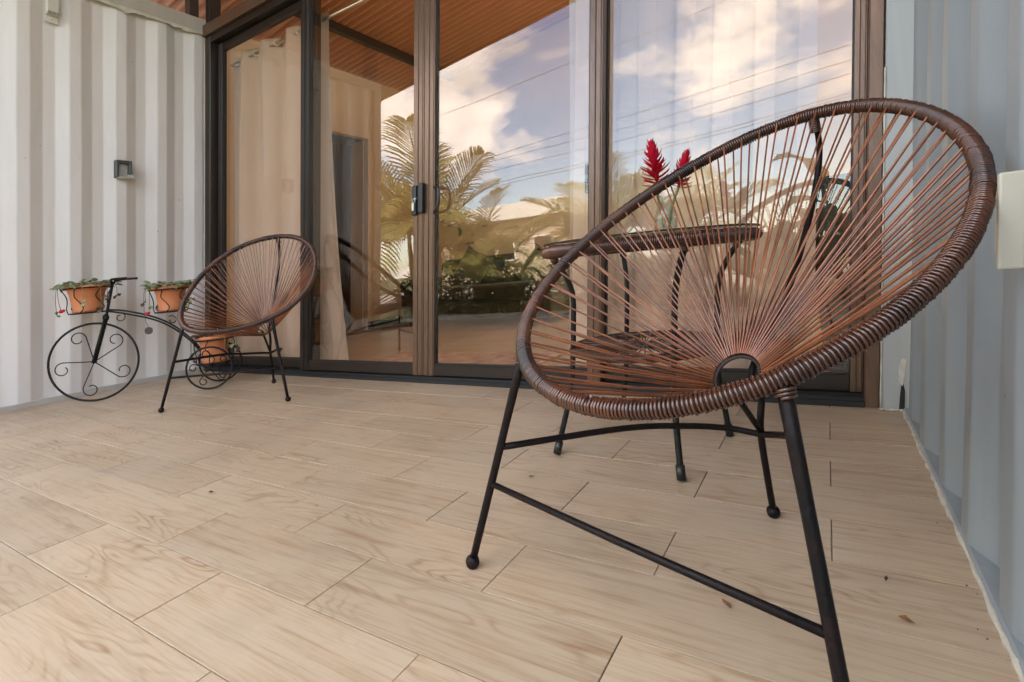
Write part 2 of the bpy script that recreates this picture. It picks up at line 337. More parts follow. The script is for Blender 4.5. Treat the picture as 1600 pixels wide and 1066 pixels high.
for k in range(-8, 11):
    y0 = 0.446+TP*k; y1 = min(y0+TP, D+0.03)
    if y1 < -0.94 or y1-y0 < 0.03: continue
    y0 = max(y0, -0.95)
    off = -0.617 if k % 2 == 0 else -0.340
    x = off - TLN*math.ceil((off-XL)/TLN)
    while x < XR:
        x0, x1 = max(x, XL-0.03), min(x+TLN, XR+0.03)
        if x1-x0 > 0.02:
            o = bpy.data.objects.new('tile', tile_mesh(x1-x0-GAP, y1-y0-GAP)); COL.objects.link(o); o.parent = FLOOR
            o.location = ((x0+x1)/2, (y0+y1)/2, rt.uniform(-0.0006, 0.0006)); o.rotation_euler = (rt.uniform(-.0008, .0008), rt.uniform(-.0006, .0006), rt.uniform(-.0006, .0006))
        x += TLN
# indoor floor
g = MB().box(-6.4, 1.2, D+0.10, 5.6, -0.2, -0.002).build('indoor_floor', M['tile_in']); tag(g, kind='structure')

# ---------------------------------------------------------------- the two containers
def corrugated(mb, X, sgn, y_start, y_end, zb, zt, phase, nz=10):
    """sgn +1: the face looks towards +X; proud flats at X, recessed flats 36 mm behind"""
    per, fl_, sl, dep = 0.258, 0.061, 0.068, 0.027
    pts = []
    n0 = math.floor((y_start-phase)/per)-1; n1 = math.ceil((y_end-phase)/per)+1
    for n in range(n0, n1+1):
        y = phase+n*per
        pts += [(y-fl_, 0), (y, 0), (y+sl, dep), (y+sl+fl_, dep)]
    def at(y):
        for (a, da), (b, db) in zip(pts, pts[1:]):
            if a <= y <= b: return da+(db-da)*(y-a)/(b-a)
        return 0
    soft = []
    for k in range(1, len(pts)-1):
        (a, da), (b, db), (c_, dc) = pts[k-1], pts[k], pts[k+1]; r_ = 0.0045
        for q_ in (-2, -1, 0, 1, 2):
            yy = b+q_*r_
            dd = (da+(db-da)*(yy-a)/(b-a)) if q_ < 0 else (db+(dc-db)*(yy-b)/(c_-b) if q_ > 0 else None)
            if q_ == 0: dd = db*0.5+0.25*(da+(db-da)*(b-r_-a)/(b-a))+0.25*(db+(dc-db)*r_/(c_-b))
            soft.append((yy, dd))
    pts = soft
    ys = sorted([y_start, y_end]+[p[0] for p in pts if y_start < p[0] < y_end])
    vs = []; rz = random.Random(5)
    for j in range(nz+1):
        z = zb+(zt-zb)*j/nz
        for y in ys:
            wob = 0.0024*math.sin(3.1*z+y*9)+0.0014*math.sin(7*z+y*23)
            vs.append(L(X-sgn*(at(y)+wob), y, z))
    m = len(ys)
    fs = [(j*m+i, j*m+i+1, (j+1)*m+i+1, (j+1)*m+i) for j in range(nz) for i in range(m-1)]
    if sgn < 0: fs = [tuple(reversed(f)) for f in fs]
    return mb.add(vs, fs, True)
YE = 0.38
lc = thing('shipping_container', 'cream painted corrugated container on the left, behind the planter tricycle', 'container', (XL-1.2, 1.3, 0))
corrugated(MB(), XL, 1, YE+0.10, D-0.028, 0.03, ZT+0.002, 1.153).build('corrugated_panel', M['wall_l'], lc)
MB().box(XL-0.10, XL+0.004, YE+0.10, D-0.03, -0.1, 0.034, LEAN).build('bottom_rail', M['rail'], lc, bevel=0.003)
MB().box(XL-0.10, XL+0.020, YE+0.10, D-0.002, ZT, ZT+0.11, LEAN).build('top_rail', M['rail'], lc, bevel=0.006)
MB().box(XL-0.12, XL+0.012, YE, YE+0.10, -0.15, ZT+0.11, LEAN).build('corner_post', M['rail'], lc, bevel=0.004)
MB().box(XL-0.06, XL+0.006, D-0.028, D+0.12, -0.1, ZT, LEAN).build('corner_post', M['rail'], lc, bevel=0.003)
MB().box(XL-2.4, XL-0.101, YE, D+0.06, ZT+0.02, ZT+0.10, LEAN).build('container_roof', M['wall_l'], lc)
MB().box(XL-2.4, XL-0.125, YE, YE+0.04, -0.1, ZT+0.02, LEAN).build('end_wall', M['wall_l'], lc)
MB().box(XL-2.44, XL-2.4, YE, 5.6, -0.1, ZT+0.1, LEAN).build('far_wall', M['wall_l'], lc)
# vertical weld seam and torn paint along the top
MB().tube([L(XL-0.034, 1.50, 0.1+i*0.1) for i in range(26)], 0.0022, 6).build('weld_seam', M['wall_l'], lc)
rt = random.Random(11); mb = MB(); pts = []
n = 40
vs = []
for i in range(n+1):
    y = 1.2+(D-0.04-1.2)*i/n; dz = 0.012+0.022*max(0, math.sin(i*0.42))*rt.random()+0.01*rt.random()
    vs += [L(XL+0.0225, y, ZT+0.004), L(XL+0.0225, y, ZT-dz)]
mb.add(vs, [(2*i, 2*i+1, 2*i+3, 2*i+2) for i in range(n)]); mb.build('torn_sealant', M['caulk'], lc)

rc = thing('shipping_container', 'pale blue corrugated container wall close on the right', 'container', (XR+1.2, 1.3, 0))
YER = 0.26
corrugated(MB(), XR, -1, YER+0.08, D-0.085, 0.012, 3.2, 1.06).build('corrugated_panel', M['wall_r'], rc)
MB().box(XR-0.006, XR+0.14, YER+0.08, D-0.062, -0.12, 0.014, LEAN).build('bottom_rail', M['wall_r'], rc, bevel=0.004)
MB().box(XR-0.012, XR+0.12, YER, YER+0.08, -0.15, 3.2, LEAN).build('corner_post', M['wall_r'], rc, bevel=0.004)
MB().box(XR+0.121, XR+2.5, YER, YER+0.04, -0.1, 3.2, LEAN).build('end_wall', M['wall_r'], rc)
MB().box(XR+2.5, XR+2.54, YER, 2.3, -0.1, 3.2, LEAN).build('far_wall', M['wall_r'], rc)
MB().box(0.099, XR+0.10, D-0.062, D+0.10, -0.01, 3.6, LEAN).build('corner_post', M['white_post'], rc, bevel=0.003)
# ragged caulk along the post foot and the floor joint
rt = random.Random(2); mb = MB()
mb.tube([(XR-0.005+rt.uniform(-.0025,.0025), 0.40+i*0.022, 0.003) for i in range(80)], [rt.uniform(.004,.0085) for i in range(80)], 7)
mb.build('caulk_bead', M['caulk'], rc)
mb = MB()
mb.tube([L(0.0975, D-0.0635+rt.uniform(-.0015,.0015), i*0.03) for i in range(40)], [rt.uniform(.002,.0042) for i in range(40)], 6)
for i in range(5): mb.ball((0.10+i*0.014, D-0.066, 0.004), rt.uniform(.005,.008), 6, 4, (1.6, 1, .7))
mb.build('caulk_bead', M['caulk'], rc)
MB().add([L(0.148, D-0.0655, 0.005), L(0.164, D-0.0655, 0.005), L(0.164, D-0.0655, 0.07), L(0.155, D-0.0655, 0.115), L(0.150, D-0.0655, 0.05)], [(0,1,2,3,4)]).build('rust_gap', M['seal'], rc)
MB().add([L(0.146, D-0.0657, 0.10), L(0.157, D-0.0657, 0.085), L(0.163, D-0.0657, 0.13), L(0.166, D-0.0657, 0.175), L(0.153, D-0.0657, 0.18), L(0.145, D-0.0657, 0.15)], [(0,1,2,3,4,5)]).build('bare_filler', M['caulk'], rc)

# ---------------------------------------------------------------- roof, beams
def roof_z(x): return 3.254+0.122*(x+3.95)
rf = thing('patio_roof', 'brown corrugated metal roof sloping over the patio and the containers', 'roof', (-2, 2, roof_z(-2)))
ys = [-0.70+i*0.0127 for i in range(int(6.45/0.0127))]
vs = []; 
def sheet(x0, x1, ys):
    vs = [(x, y, roof_z(x)+0.023*math.cos(2*PI*y/0.0889)) for x in (x0, x1) for y in ys]; m = len(ys)
    MB().add(vs, [(i, i+1, m+i+1, m+i) for i in range(m-1)], True).build('corrugated_sheet', M['roof'], rf)
sheet(-5.5, 3.4, [y for y in ys if y <= 2.5]); sheet(-5.5, 1.50, [y for y in ys if y > 2.487])
def along_x(mb, x0, x1, y0, y1, dz0, dz1):
    mb.hexa([(x0,y0,roof_z(x0)+dz0),(x1,y0,roof_z(x1)+dz0),(x1,y1,roof_z(x1)+dz0),(x0,y1,roof_z(x0)+dz0),(x0,y0,roof_z(x0)+dz1),(x1,y0,roof_z(x1)+dz1),(x1,y1,roof_z(x1)+dz1),(x0,y1,roof_z(x0)+dz1)]); return mb
along_x(MB(), -5.5, 3.4, -0.715, -0.70, -0.035, 0.03).build('eave_flashing', M['roof'], rf)
def beam_y(x, y0, y1, h, wd, name, label):
    z = roof_z(x)
    o = MB().box(x-wd/2, x+wd/2, y0, y1, z-0.013-h, z-0.013).build(name, M['beam'], None, org=(x, y0, z-0.013-h), bevel=0.004)
    tag(o, label, 'beam'); return o
beam_y(-4.02, -0.66, D-0.06, 0.09, 0.07, 'roof_beam', 'dark steel beam under the roof above the left container edge')
beam_y(-4.02, D+0.13, 5.44, 0.09, 0.07, 'roof_beam', 'dark indoor beam added to imitate the reflected patio roof beam, behind the second glass panel')  # added at the mirrored place to imitate the outdoor beam's reflection
beam_y(-1.6, -0.66, D-0.06, 0.06, 0.05, 'roof_beam', 'dark steel purlin under the middle of the patio roof')
beam_y(0.45, -0.66, D-0.06, 0.09, 0.07, 'roof_beam', 'dark steel beam under the roof above the right container edge')
def post(x, y, z0, z1, wx, wy, label):
    o = MB().box(x-wx/2, x+wx/2, y-wy/2, y+wy/2, z0, z1, LEAN).build('roof_post', M['beam'], None, org=(x+LEAN*z0, y, z0), bevel=0.003)
    tag(o, label, 'post', 'short posts on the left container')
post(XL-0.03, 0.51, ZT+0.112, roof_z(-4.0)-0.10, 0.09, 0.12, 'short dark post on the left container rail near its open end')
post(XL-0.03, D-0.11, ZT+0.112, roof_z(-4.0)-0.10, 0.07, 0.07, 'short dark post on the left container rail at the glass corner')

# ---------------------------------------------------------------- glass door wall
gw = thing('sliding_glass_door', 'wide bronze framed sliding glass door wall reflecting clouds and palms', 'glass door', (-2.1, D, 0))
JL0, JL1 = -4.307, -4.232
HZ0, HZ1 = 2.572, 2.622
MB().box(JL0, JL1, D-0.030, D+0.10, 0.0, HZ1, LEAN).build('jamb', M['bronze_shaded'], gw, bevel=0.003)
MB().box(0.052, 0.0955, D-0.040, D+0.10, 0.0, HZ1+0.6, LEAN).build('jamb', M['bronze'], gw, bevel=0.003)
MB().box(JL1+0.001, 0.051, D-0.026, D+0.10, HZ0, HZ1, LEAN).build('header', M['bronze_shaded'], gw, bevel=0.003)
MB().box(JL0, 0.0955, D-0.055, D+0.12, HZ1+0.001, HZ1+0.088, LEAN).build('transom_beam', M['bronze'], gw, bevel=0.004)
mb = MB().box(JL1+0.001, 0.051, D-0.045, D+0.10, -0.003, 0.020, LEAN)
for q in (-0.036, 0.012, 0.055): mb.box(JL1+0.001, 0.051, D+q, D+q+0.006, 0.0201, 0.034, LEAN)
mb.build('sill_track', M['seal'], gw)
def door_panel(x0, x1, yc, st_l, st_r, mt_l, mt_r, label=None):
    z0, z1, rb, th = 0.036, HZ0-0.004, 0.062, 0.018
    p = MB().box(x0+st_l+0.0005, x1-st_r-0.0005, yc-th, yc+th, z0, z0+rb, LEAN).box(x0+st_l+0.0005, x1-st_r-0.0005, yc-th, yc+th, z1-0.06, z1, LEAN).build('door_panel', M['bronze_shaded'], gw, bevel=0.003)
    if label: p['label'] = label
    for a, bq, mm in ((x0, x0+st_l, mt_l), (x1-st_r, x1, mt_r)):
        s = MB().box(a, bq, yc-th-0.002, yc+th+0.002, z0-0.001, z1+0.001, LEAN)
        wd = bq-a
        s.box(a+wd*0.40, a+wd*0.48, yc-th-0.0075, yc-th-0.0021, z0, z1, LEAN)
        s.box(a+wd*0.82, a+wd*0.90, yc-th-0.0060, yc-th-0.0021, z0, z1, LEAN)
        s.build('stile', mm, p, bevel=0.0015)
    mb = MB(); e = 0.006
    mb.box(x0+st_l, x0+st_l+e, yc-0.012, yc+0.012, z0+rb, z1-0.06, LEAN).box(x1-st_r-e, x1-st_r, yc-0.012, yc+0.012, z0+rb, z1-0.06, LEAN)
    mb.box(x0+st_l+e, x1-st_r-e, yc-0.012, yc+0.012, z0+rb, z0+rb+e, LEAN).build('gasket', M['seal'], p)
    MB().box(x0+st_l+0.001, x1-st_r-0.001, yc-0.002, yc+0.002, z0+rb, z1-0.06, LEAN).build('pane', M['glass'], p)
    return p
YF, YB = D+0.004, D+0.052
door_panel(-4.230, -3.030, YB, 0.055, 0.100, M['bronze_shaded'], M['bronze_shaded'])
p2 = door_panel(-3.128, -2.026, YF, 0.085, 0.078, M['bronze_shaded'], M['bronze'])
p3 = door_panel(-2.022, -0.952, YF, 0.076, 0.064, M['bronze'], M['bronze'])
door_panel(-1.010, 0.051, YB, 0.055, 0.040, M['bronze'], M['bronze'])
# transom glazing up to the roof
tp = None
for x0, x1 in ((-4.23, -2.85), (-2.79, -1.40), (-1.34, 0.04)):
    zt0 = HZ1+0.090
    zt = lambda x: (roof_z(x+LEAN*3.2)-0.03)
    vs = [L(x0, D+0.018, zt0), L(x1, D+0.018, zt0), L(x1, D+0.018, zt(x1)), L(x0, D+0.018, zt(x0))]
    MB().add(vs, [(0,1,2,3)]).build('transom_pane', M['glass'], gw)
for x in (-4.27, -2.82, -1.37, 0.068):
    MB().box(x-0.029, x+0.029, D-0.03, D+0.06, HZ1+0.090, roof_z(x+LEAN*3.2)-0.015, LEAN).build('transom_post', M['bronze_shaded'], gw, bevel=0.002)
# latch, key and tag; D handle
YK = YF-0.020
lt = MB()
def rounded_bar(mb, x0, x1, y0, y1, z0, z1): return mb.box(x0, x1, y0, y1, z0, z1, LEAN)
rounded_bar(lt, -2.098, -2.064, YK-0.022, YK, 0.945, 1.112); rounded_bar(lt, -2.044, -2.010, YK-0.030, YK, 0.950, 1.118); rounded_bar(lt, -2.066, -2.042, YK-0.012, YK, 0.955, 1.105)
lo = lt.build('latch', M['blackp'], p2, bevel=0.006, segs=2)
mb = MB(); cc = Vector(L(-2.066, YK-0.040, 1.025))
mb.tube([cc+Vector((0.011*math.cos(t*PI/8), 0, 0.011*math.sin(t*PI/8))) for t in range(16)], 0.0018, 6, closed=True)
mb.box(-2.076, -2.062, YK-0.044, YK-0.041, 0.968, 1.012, LEAN); mb.tube([L(-2.050, YK-0.024, 1.035), L(-2.052, YK-0.042, 1.034)], 0.006, 10)
mb.build('key', M['steel'], p2, bevel=0.001)
hp = smooth_path([L(-1.948, YF-0.018, 0.945), L(-1.915, YF-0.045, 0.955), L(-1.893, YF-0.050, 0.985), L(-1.893, YF-0.050, 1.05), L(-1.905, YF-0.045, 1.075), L(-1.948, YF-0.018, 1.085)], 5)
MB().tube(hp, 0.009, 8).build('pull_handle', M['blackp'], p3)
# mirrored lock plate on stile C inside
MB().box(-1.055, -1.040, YF+0.021, YF+0.05, 0.92, 1.06, LEAN).build('latch', M['blackp'], p3, bevel=0.003)

# ---------------------------------------------------------------- string chairs
def make_chair(P, pose, lean, label, zl, zr, wraps, back, hole_r=0.044):
    yf, zf, yb, zb, W, kk, bow, b2, ta, fx, fy, ry, hy, hz = P
    px, py, an = pose; ca, sa = math.cos(an), math.sin(an)
    def W3(p):
        x, y, z = p; return Vector((px+ca*x-sa*y+lean*z, py+sa*x+ca*y, z))
    vv = Vector((0, yb-yf, zb-zf)); nn = Vector((0, -vv.z, vv.y)).normalized()
    def rim(t):
        s = (1-math.cos(t))/2; o = bow*math.sin(t)**2+b2*math.sin(t)**2*math.cos(t)
        return Vector((W*math.sin(t)*(1+kk*math.cos(t)), yf+vv.y*s+nn.y*o, zf+vv.z*s+nn.z*o))
    T = thing('string_chair', label, 'chair', (px, py, 0), 'round string chairs on the patio')
    # arc length table
    N = 720; tt = [2*PI*i/N for i in range(N+1)]; rp = [rim(t) for t in tt]; acc = [0]
    for i in range(N): acc.append(acc[-1]+(rp[i+1]-rp[i]).length)
    LEN = acc[-1]
    def at_len(s):
        s %= LEN; lo, hi = 0, N
        while hi-lo > 1:
            md = (lo+hi)//2
            if acc[md] <= s: lo = md
            else: hi = md
        return tt[lo]+(tt[hi]-tt[lo])*(s-acc[lo])/(acc[hi]-acc[lo])
    core = 0.0110; rw = 0.0025
    rimo = MB().tube([W3(rim(2*PI*i/120)) for i in range(120)], core, 10, closed=True).build('rim', M['core'], T)
    rr = random.Random(int(abs(px)*1000)); turns = int(LEN/wraps); seg = 9; path = []; rad = []
    ph = 0
    for i in range(turns*seg):
        s = LEN*i/(turns*seg); t = at_len(s); p = rim(t); tg = (rim(t+0.01)-rim(t-0.01)).normalized()
        u = nn-tg*nn.dot(tg); u.normalize(); v = tg.cross(u); a = 2*PI*i/seg
        if i % seg == 0: jit = rr.uniform(-0.0007, 0.0010)
        # layered, thicker winding towards the top right of the back
        extra = 0.0012*max(0, math.cos((t-3.75)/0.9)) if 2.4 < t < 5.1 else 0
        path.append(W3(p+(core+rw*0.6+jit+extra)*(math.cos(a)*u+math.sin(a)*v)))
    MB().tube(path, rw, 5, closed=False).build('winding', M['wrap'], rimo)
    # hole ring
    hc = Vector((0, hy, hz)); hn = Vector((0, -0.78, 0.62)).normalized(); hu = Vector((1, 0, 0)); hv = hn.cross(hu)
    ring = lambda a, r=hole_r: hc+r*(math.cos(a)*hu+math.sin(a)*hv)
    MB().tube([W3(ring(2*PI*i/32)) for i in range(32)], 0.0038, 8, closed=True).build('seat_ring', M['core'], T)
    # cords: pairs, one laid over the rim and one from behind it
    npair = 60; off = core+rw*1.3
    for i in range(npair):
        s = LEN*(i+0.5)/npair; t = at_len(s); p = rim(t); tg = (rim(t+0.01)-rim(t-0.01)).normalized()
        u = nn-tg*nn.dot(tg); u.normalize(); v = tg.cross(u)
        d = p-hc; aa = math.atan2(d.dot(hv)*0.9, d.dot(hu))
        for sgn in (1, -1):
            ds = 0.0085*sgn+rr.uniform(-.003, .003)
            st = p+u*off*sgn*0.8+tg*ds+(hc-p).normalized()*off*0.55
            en = ring(aa+sgn*0.5*2*PI/npair*0.5+rr.uniform(-.01,.01), hole_r+0.004)+hn*0.006*sgn
            sag = Vector((0, 0, -abs(rr.gauss(0.0, 0.0045))))
            MB().tube([W3(st), W3((st+en)/2+sag), W3(en)], 0.0021, 6, caps=False).build('cord', M['cord'], T)
    # frame
    la, ra, tc_ = rim(ta), rim(-ta), rim(PI)
    R = 0.0081
    feet = {}
    for q, sx in ((la, 1 if la.x > 0 else -1), (ra, 1 if ra.x > 0 else -1)):
        f = Vector((abs(fx)*sx, fy, 0.012)); feet[sx] = (q, f)
        lg = MB().tube([W3(q+(f-q)*k/6) for k in range(7)], [R*1.18, R*1.1, R, R, R, R, R*0.95], 10).build('leg', M['iron'], T)
        MB().ball(W3(f), 0.0145, 12, 8).build('foot_ball', M['iron'], lg)
        # fillet where the winding runs down on the leg
        q2 = q+(f-q).normalized()*0.028
        mb = MB(); pth = []
        dr = (f-q).normalized(); u = dr.orthogonal().normalized(); v = dr.cross(u)
        for i in range(3*9): pth.append(W3(q+dr*(0.010+0.014*i/27)+(R*1.15+rw*0.7)*(math.cos(2*PI*i/9)*u+math.sin(2*PI*i/9)*v)))
        MB().tube(pth, rw, 5).build('winding', M['wrap'], lg)
    J = Vector((0, (ry*0.62+hy*0.38)+0.0, 0.20))
    rear = Vector((0, ry, 0.012))
    sp = smooth_path([tc_]+[tc_+(hc-tc_)*f+Vector((0, o_*back, -0.008)) for f, o_ in ((0.12, 0.085), (0.31, 0.130), (0.58, 0.140), (0.83, 0.110))]+[hc+Vector((0, hole_r+0.018, 0.0)), J+Vector((0, 0.0, 0.08)), J, rear], 6)
    lg = MB().tube([W3(p) for p in sp], R*0.9, 10).build('spine', M['iron'], T)
    MB().ball(W3(rear), 0.0145, 12, 8).build('foot_ball', M['iron'], lg)
    pth = []
    dr = Vector((0, 0.4, -0.9)).normalized(); u = Vector((1,0,0)); v = dr.cross(u)
    for i in range(8*9): pth.append(W3(tc_+dr*(0.006+0.04*i/72)+(R+rw)*(math.cos(2*PI*i/9)*u+math.sin(2*PI*i/9)*v)))
    MB().tube(pth, rw*1.1, 5).build('winding', M['wrap'], lg)
    MB().tube([W3(hc+Vector((0, -hole_r*0.8, -0.008))), W3(J+Vector((0, -0.006, 0.012)))], R*0.8, 8).build('brace', M['iron'], T)
    on = lambda sx, z: feet[sx][0]+(feet[sx][1]-feet[sx][0])*((feet[sx][0].z-z)/(feet[sx][0].z-feet[sx][1].z))
    MB().tube([W3(on(-1, 0.176)), W3((on(-1,0.176)+on(1,0.178))/2+Vector((0,0,-0.002))), W3(on(1, 0.178))], R*0.72, 8).build('front_stretcher', M['iron'], T)
    bl = smooth_path([on(-1, zl), Vector((-0.19, 0.13, (zl+0.222)/2)), Vector((-0.12, J.y-0.10, 0.222)), Vector((-0.06, J.y-0.03, 0.21)), J+Vector((0,0,0.0))], 6)
    MB().tube([W3(p) for p in bl], R*0.85, 8).build('side_stretcher', M['iron'], T)
    br = smooth_path([on(1, zr), Vector((0.17, 0.10, zr*0.6+0.222*0.4)), Vector((0.07, J.y-0.05, 0.225)), J], 6)
    MB().tube([W3(p) for p in br], R*0.85, 8).build('side_stretcher', M['iron'], T)
    return T
make_chair([-0.1863, 0.3885, 0.6088, 0.9077, 0.3704, 0.1246, 0.0033, 0.0065, -0.6289, -0.3468, -0.1547, 0.4153, 0.2486, 0.3439], (-0.2998, 0.8767, -0.3377), 0.11,
           'large copper brown string chair in the right foreground', 0.25, 0.345, 0.0058, 1.0)
make_chair([-0.2508, 0.4061, 0.4201, 0.9334, 0.3566, 0.0461, -0.0289, -0.0395, -0.6967, -0.3381, -0.186, 0.3714, 0.2500, 0.362], (-2.8934, 1.6779, 0.5469), 0.11,
           'smaller looking string chair at the back left beside the planter tricycle', 0.258, 0.262, 0.0062, 0.55)

# ---------------------------------------------------------------- round string table with vase
TX, TY, TZ, TR = -0.560, 1.615, 0.636, 0.318
tb = thing('side_table', 'round black legged table with wound rim and glass top by the door', 'table', (TX, TY, 0))
def WT(x, y, z): return Vector((TX+x+LEAN*z, TY+y, z))
tr = MB().tube([WT(TR*math.cos(2*PI*i/64), TR*math.sin(2*PI*i/64), TZ) for i in range(64)], 0.0135, 10, closed=True).build('rim', M['core'], tb)
nt = int(2*PI*TR/0.0052); pth = []
for i in range(nt*8):
    a = 2*PI*i/(nt*8); q = 2*PI*i/8; r = TR+0.0158*math.cos(q); pth.append(WT(r*math.cos(a), r*math.sin(a), TZ+0.0158*math.sin(q)))
MB().tube(pth, 0.0025, 5).build('winding', M['wrap'], tr)
MB().lathe([(0, TZ+0.0225), (TR+0.004, TZ+0.0225), (TR+0.007, TZ+0.025), (TR+0.004, TZ+0.0275), (0, TZ+0.0275)], (TX, TY, 0), 48, LEAN).build('glass_top', M['glass_clear'], tb)
MB().tube([WT((TR+0.0075)*math.cos(2*PI*i/64), (TR+0.0075)*math.sin(2*PI*i/64), TZ+0.025) for i in range(64)], 0.0026, 6, closed=True).build('glass_edge', M['seal'], tb)
SR, SZ = 0.228, 0.318
sh = MB().tube([WT(SR*math.cos(2*PI*i/48), SR*math.sin(2*PI*i/48), SZ) for i in range(48)], 0.010, 8, closed=True).build('shelf_ring', M['core'], tb)
nt = int(2*PI*SR/0.0055); pth = []
for i in range(nt*7):
    a = 2*PI*i/(nt*7); q = 2*PI*i/7; r = SR+0.0115*math.cos(q); pth.append(WT(r*math.cos(a), r*math.sin(a), SZ+0.0115*math.sin(q)))
MB().tube(pth, 0.0025, 5).build('winding', M['wrap'], sh)
MB().tube([WT(0.028*math.cos(2*PI*i/16), 0.028*math.sin(2*PI*i/16), SZ) for i in range(16)], 0.006, 6, closed=True).build('shelf_hub', M['wrap'], tb)
for i in range(64):
    a = 2*PI*i/64; MB().tube([WT(SR*math.cos(a), SR*math.sin(a), SZ+0.008*(-1)**i), WT(0.03*math.cos(a), 0.03*math.sin(a), SZ+0.004*(-1)**i)], 0.0024, 5, caps=False).build('shelf_cord', M['wrap'], tb)
for fx_, fy_ in ((-0.230, -0.160), (-0.163, 0.247), (0.170, -0.230), (0.232, 0.150)):
    r = math.hypot(fx_, fy_); ux, uy = fx_/r, fy_/r
    pp = smooth_path([WT(ux*q, uy*q, z) for q, z in ((0.300, TZ-0.016), (0.262, 0.565), (0.236, 0.50), (0.232, 0.40), (0.236, 0.22), (0.250, 0.14), (r, 0.012))], 6)
    lg = MB().tube(pp, 0.0088, 10).build('leg', M['iron_green'], tb)
    c = pp[-1]; dr = (pp[-1]-pp[-3]).normalized()
    MB().tube([c-dr*0.030, c+dr*0.008], 0.0125, 10).build('foot_cap', M['blackp'], lg)
    MB().tube([pp[0]+Vector((0,0,0.004)), pp[2]], 0.0125, 8).build('winding', M['wrap'], lg)

VX, VY, VZ = WT(0.062, 0.0, TZ+0.0285)
vz = thing('flower_vase', 'small clear glass vase on the round table holding red ginger flowers', 'vase', (VX, VY, VZ))
MB().lathe([(0.001, 0.004), (0.031, 0.004), (0.036, 0.016), (0.038, 0.055), (0.030, 0.082), (0.016, 0.098), (0.0145, 0.112), (0.021, 0.120), (0.019, 0.120), (0.0125, 0.112), (0.014, 0.098), (0.027, 0.081), (0.034, 0.055), (0.032, 0.018), (0.001, 0.010)], (VX, VY, VZ-0.0035), 24, LEAN).build('vase_body', M['glass_clear'], vz)
MB().lathe([(0.001, 0.0108), (0.0315, 0.0185), (0.0333, 0.05), (0.001, 0.0505)], (VX, VY, VZ-0.0035), 20, LEAN).build('water', M['glass_clear'], vz)
def ginger(base, tip, length, rad, seed, label):
    rr = random.Random(seed); base, tip = Vector(base), Vector(tip); ax = (tip-base).normalized()
    t = thing('ginger_flower', label, 'flower', base[:], 'red ginger flowers in the vase')
    MB().tube(smooth_path([base, (base+tip)/2-Vector((0.006,0,0)), tip], 5), 0.0042, 7).build('stem', M['stem'], t)
    u = ax.orthogonal().normalized(); v = ax.cross(u); mb = MB(); nb = 66
    for i in range(nb):
        f = i/nb; h = length*(f**0.9); a = i*2.39996; r0 = rad*(1.0-f)**0.55*(0.55+0.45*min(1, f*5))
        o = math.cos(a)*u+math.sin(a)*v
        p0 = tip+ax*h; ln = rad*1.22*(1-0.60*f)*rr.uniform(0.85, 1.15)
        dr = (o*(1.0-0.55*f)+ax*(0.12+0.95*f)).normalized(); sd_ = dr.cross(ax).normalized(); nrm = sd_.cross(dr)
        wd = 0.0085*(1-0.35*f)
        c0 = p0; c1 = p0+dr*ln*0.45+ax*0.001; c2 = p0+dr*ln*0.8+ax*0.004; c3 = p0+dr*ln+ax*0.010
        vs = [c0-sd_*wd*.5, c0+sd_*wd*.5, c1-sd_*wd+nrm*.001, c1-nrm*.003, c1+sd_*wd+nrm*.001, c2-sd_*wd*.8, c2-nrm*.002, c2+sd_*wd*.8, c3]
        mb.add(vs, [(0,2,3),(0,3,1),(1,3,4),(2,5,6,3),(3,6,7,4),(5,8,6),(6,8,7)], True)
    mb.tube([tip, tip+ax*length*0.95], [rad*0.12, 0.0015], 8)
    mb.build('bracts', M['red'], t); return t
vb = Vector((VX, VY, VZ))
ginger(vb+Vector((-0.004, 0.0, 0.020)), vb+Vector((-0.010, 0.0, 0.148)), 0.128, 0.050, 4, 'taller bushy red ginger flower in the vase')
ginger(vb+Vector((0.010, 0.012, 0.020)), vb+Vector((0.050, 0.012, 0.138)), 0.098, 0.036, 9, 'slimmer red ginger flower leaning right in the vase')

# ---------------------------------------------------------------- planter tricycle with pots
BD = Vector((math.cos(0.84), math.sin(0.84), 0)); BN = Vector((-BD.y, BD.x, 0)); BC = Vector((-3.959, 1.366, 0))
def B3(s, z, n=0.0): return BC+BD*s+BN*n+Vector((0, 0, z))
bk = thing('planter_tricycle', 'black wrought iron tricycle plant stand with curled spokes by the left wall', 'plant stand', BC[:])
def spiral(cx, cz, r0, a0, turns, r1, n=0.0, off=(0,0), sg=1):
    return [B3(cx+(r0+(r1-r0)*i/20)*math.cos(a0+sg*turns*2*PI*i/20), cz+(r0+(r1-r0)*i/20)*math.sin(a0+sg*turns*2*PI*i/20), n) for i in range(21)]
def scroll_spoke(c, zc, ang, R, n, sg):
    d = (math.cos(ang), math.sin(ang)); pr = (-d[1]*sg, d[0]*sg)
    P = lambda u, v: B3(c+d[0]*u+pr[0]*v, zc+d[1]*u+pr[1]*v, n)
    pts = [P(0.0, 0), P(R*0.35, -R*0.03), P(R*0.68, -R*0.06)]
    cu, cvv, rr = R*0.72, R*0.13, R*0.19
    for i in range(12):
        a = -PI/2+i*0.50; r = rr*(1-0.045*i)
        pts.append(P(cu+r*math.cos(a), cvv+r*math.sin(a)))
    return smooth_path(pts, 3)
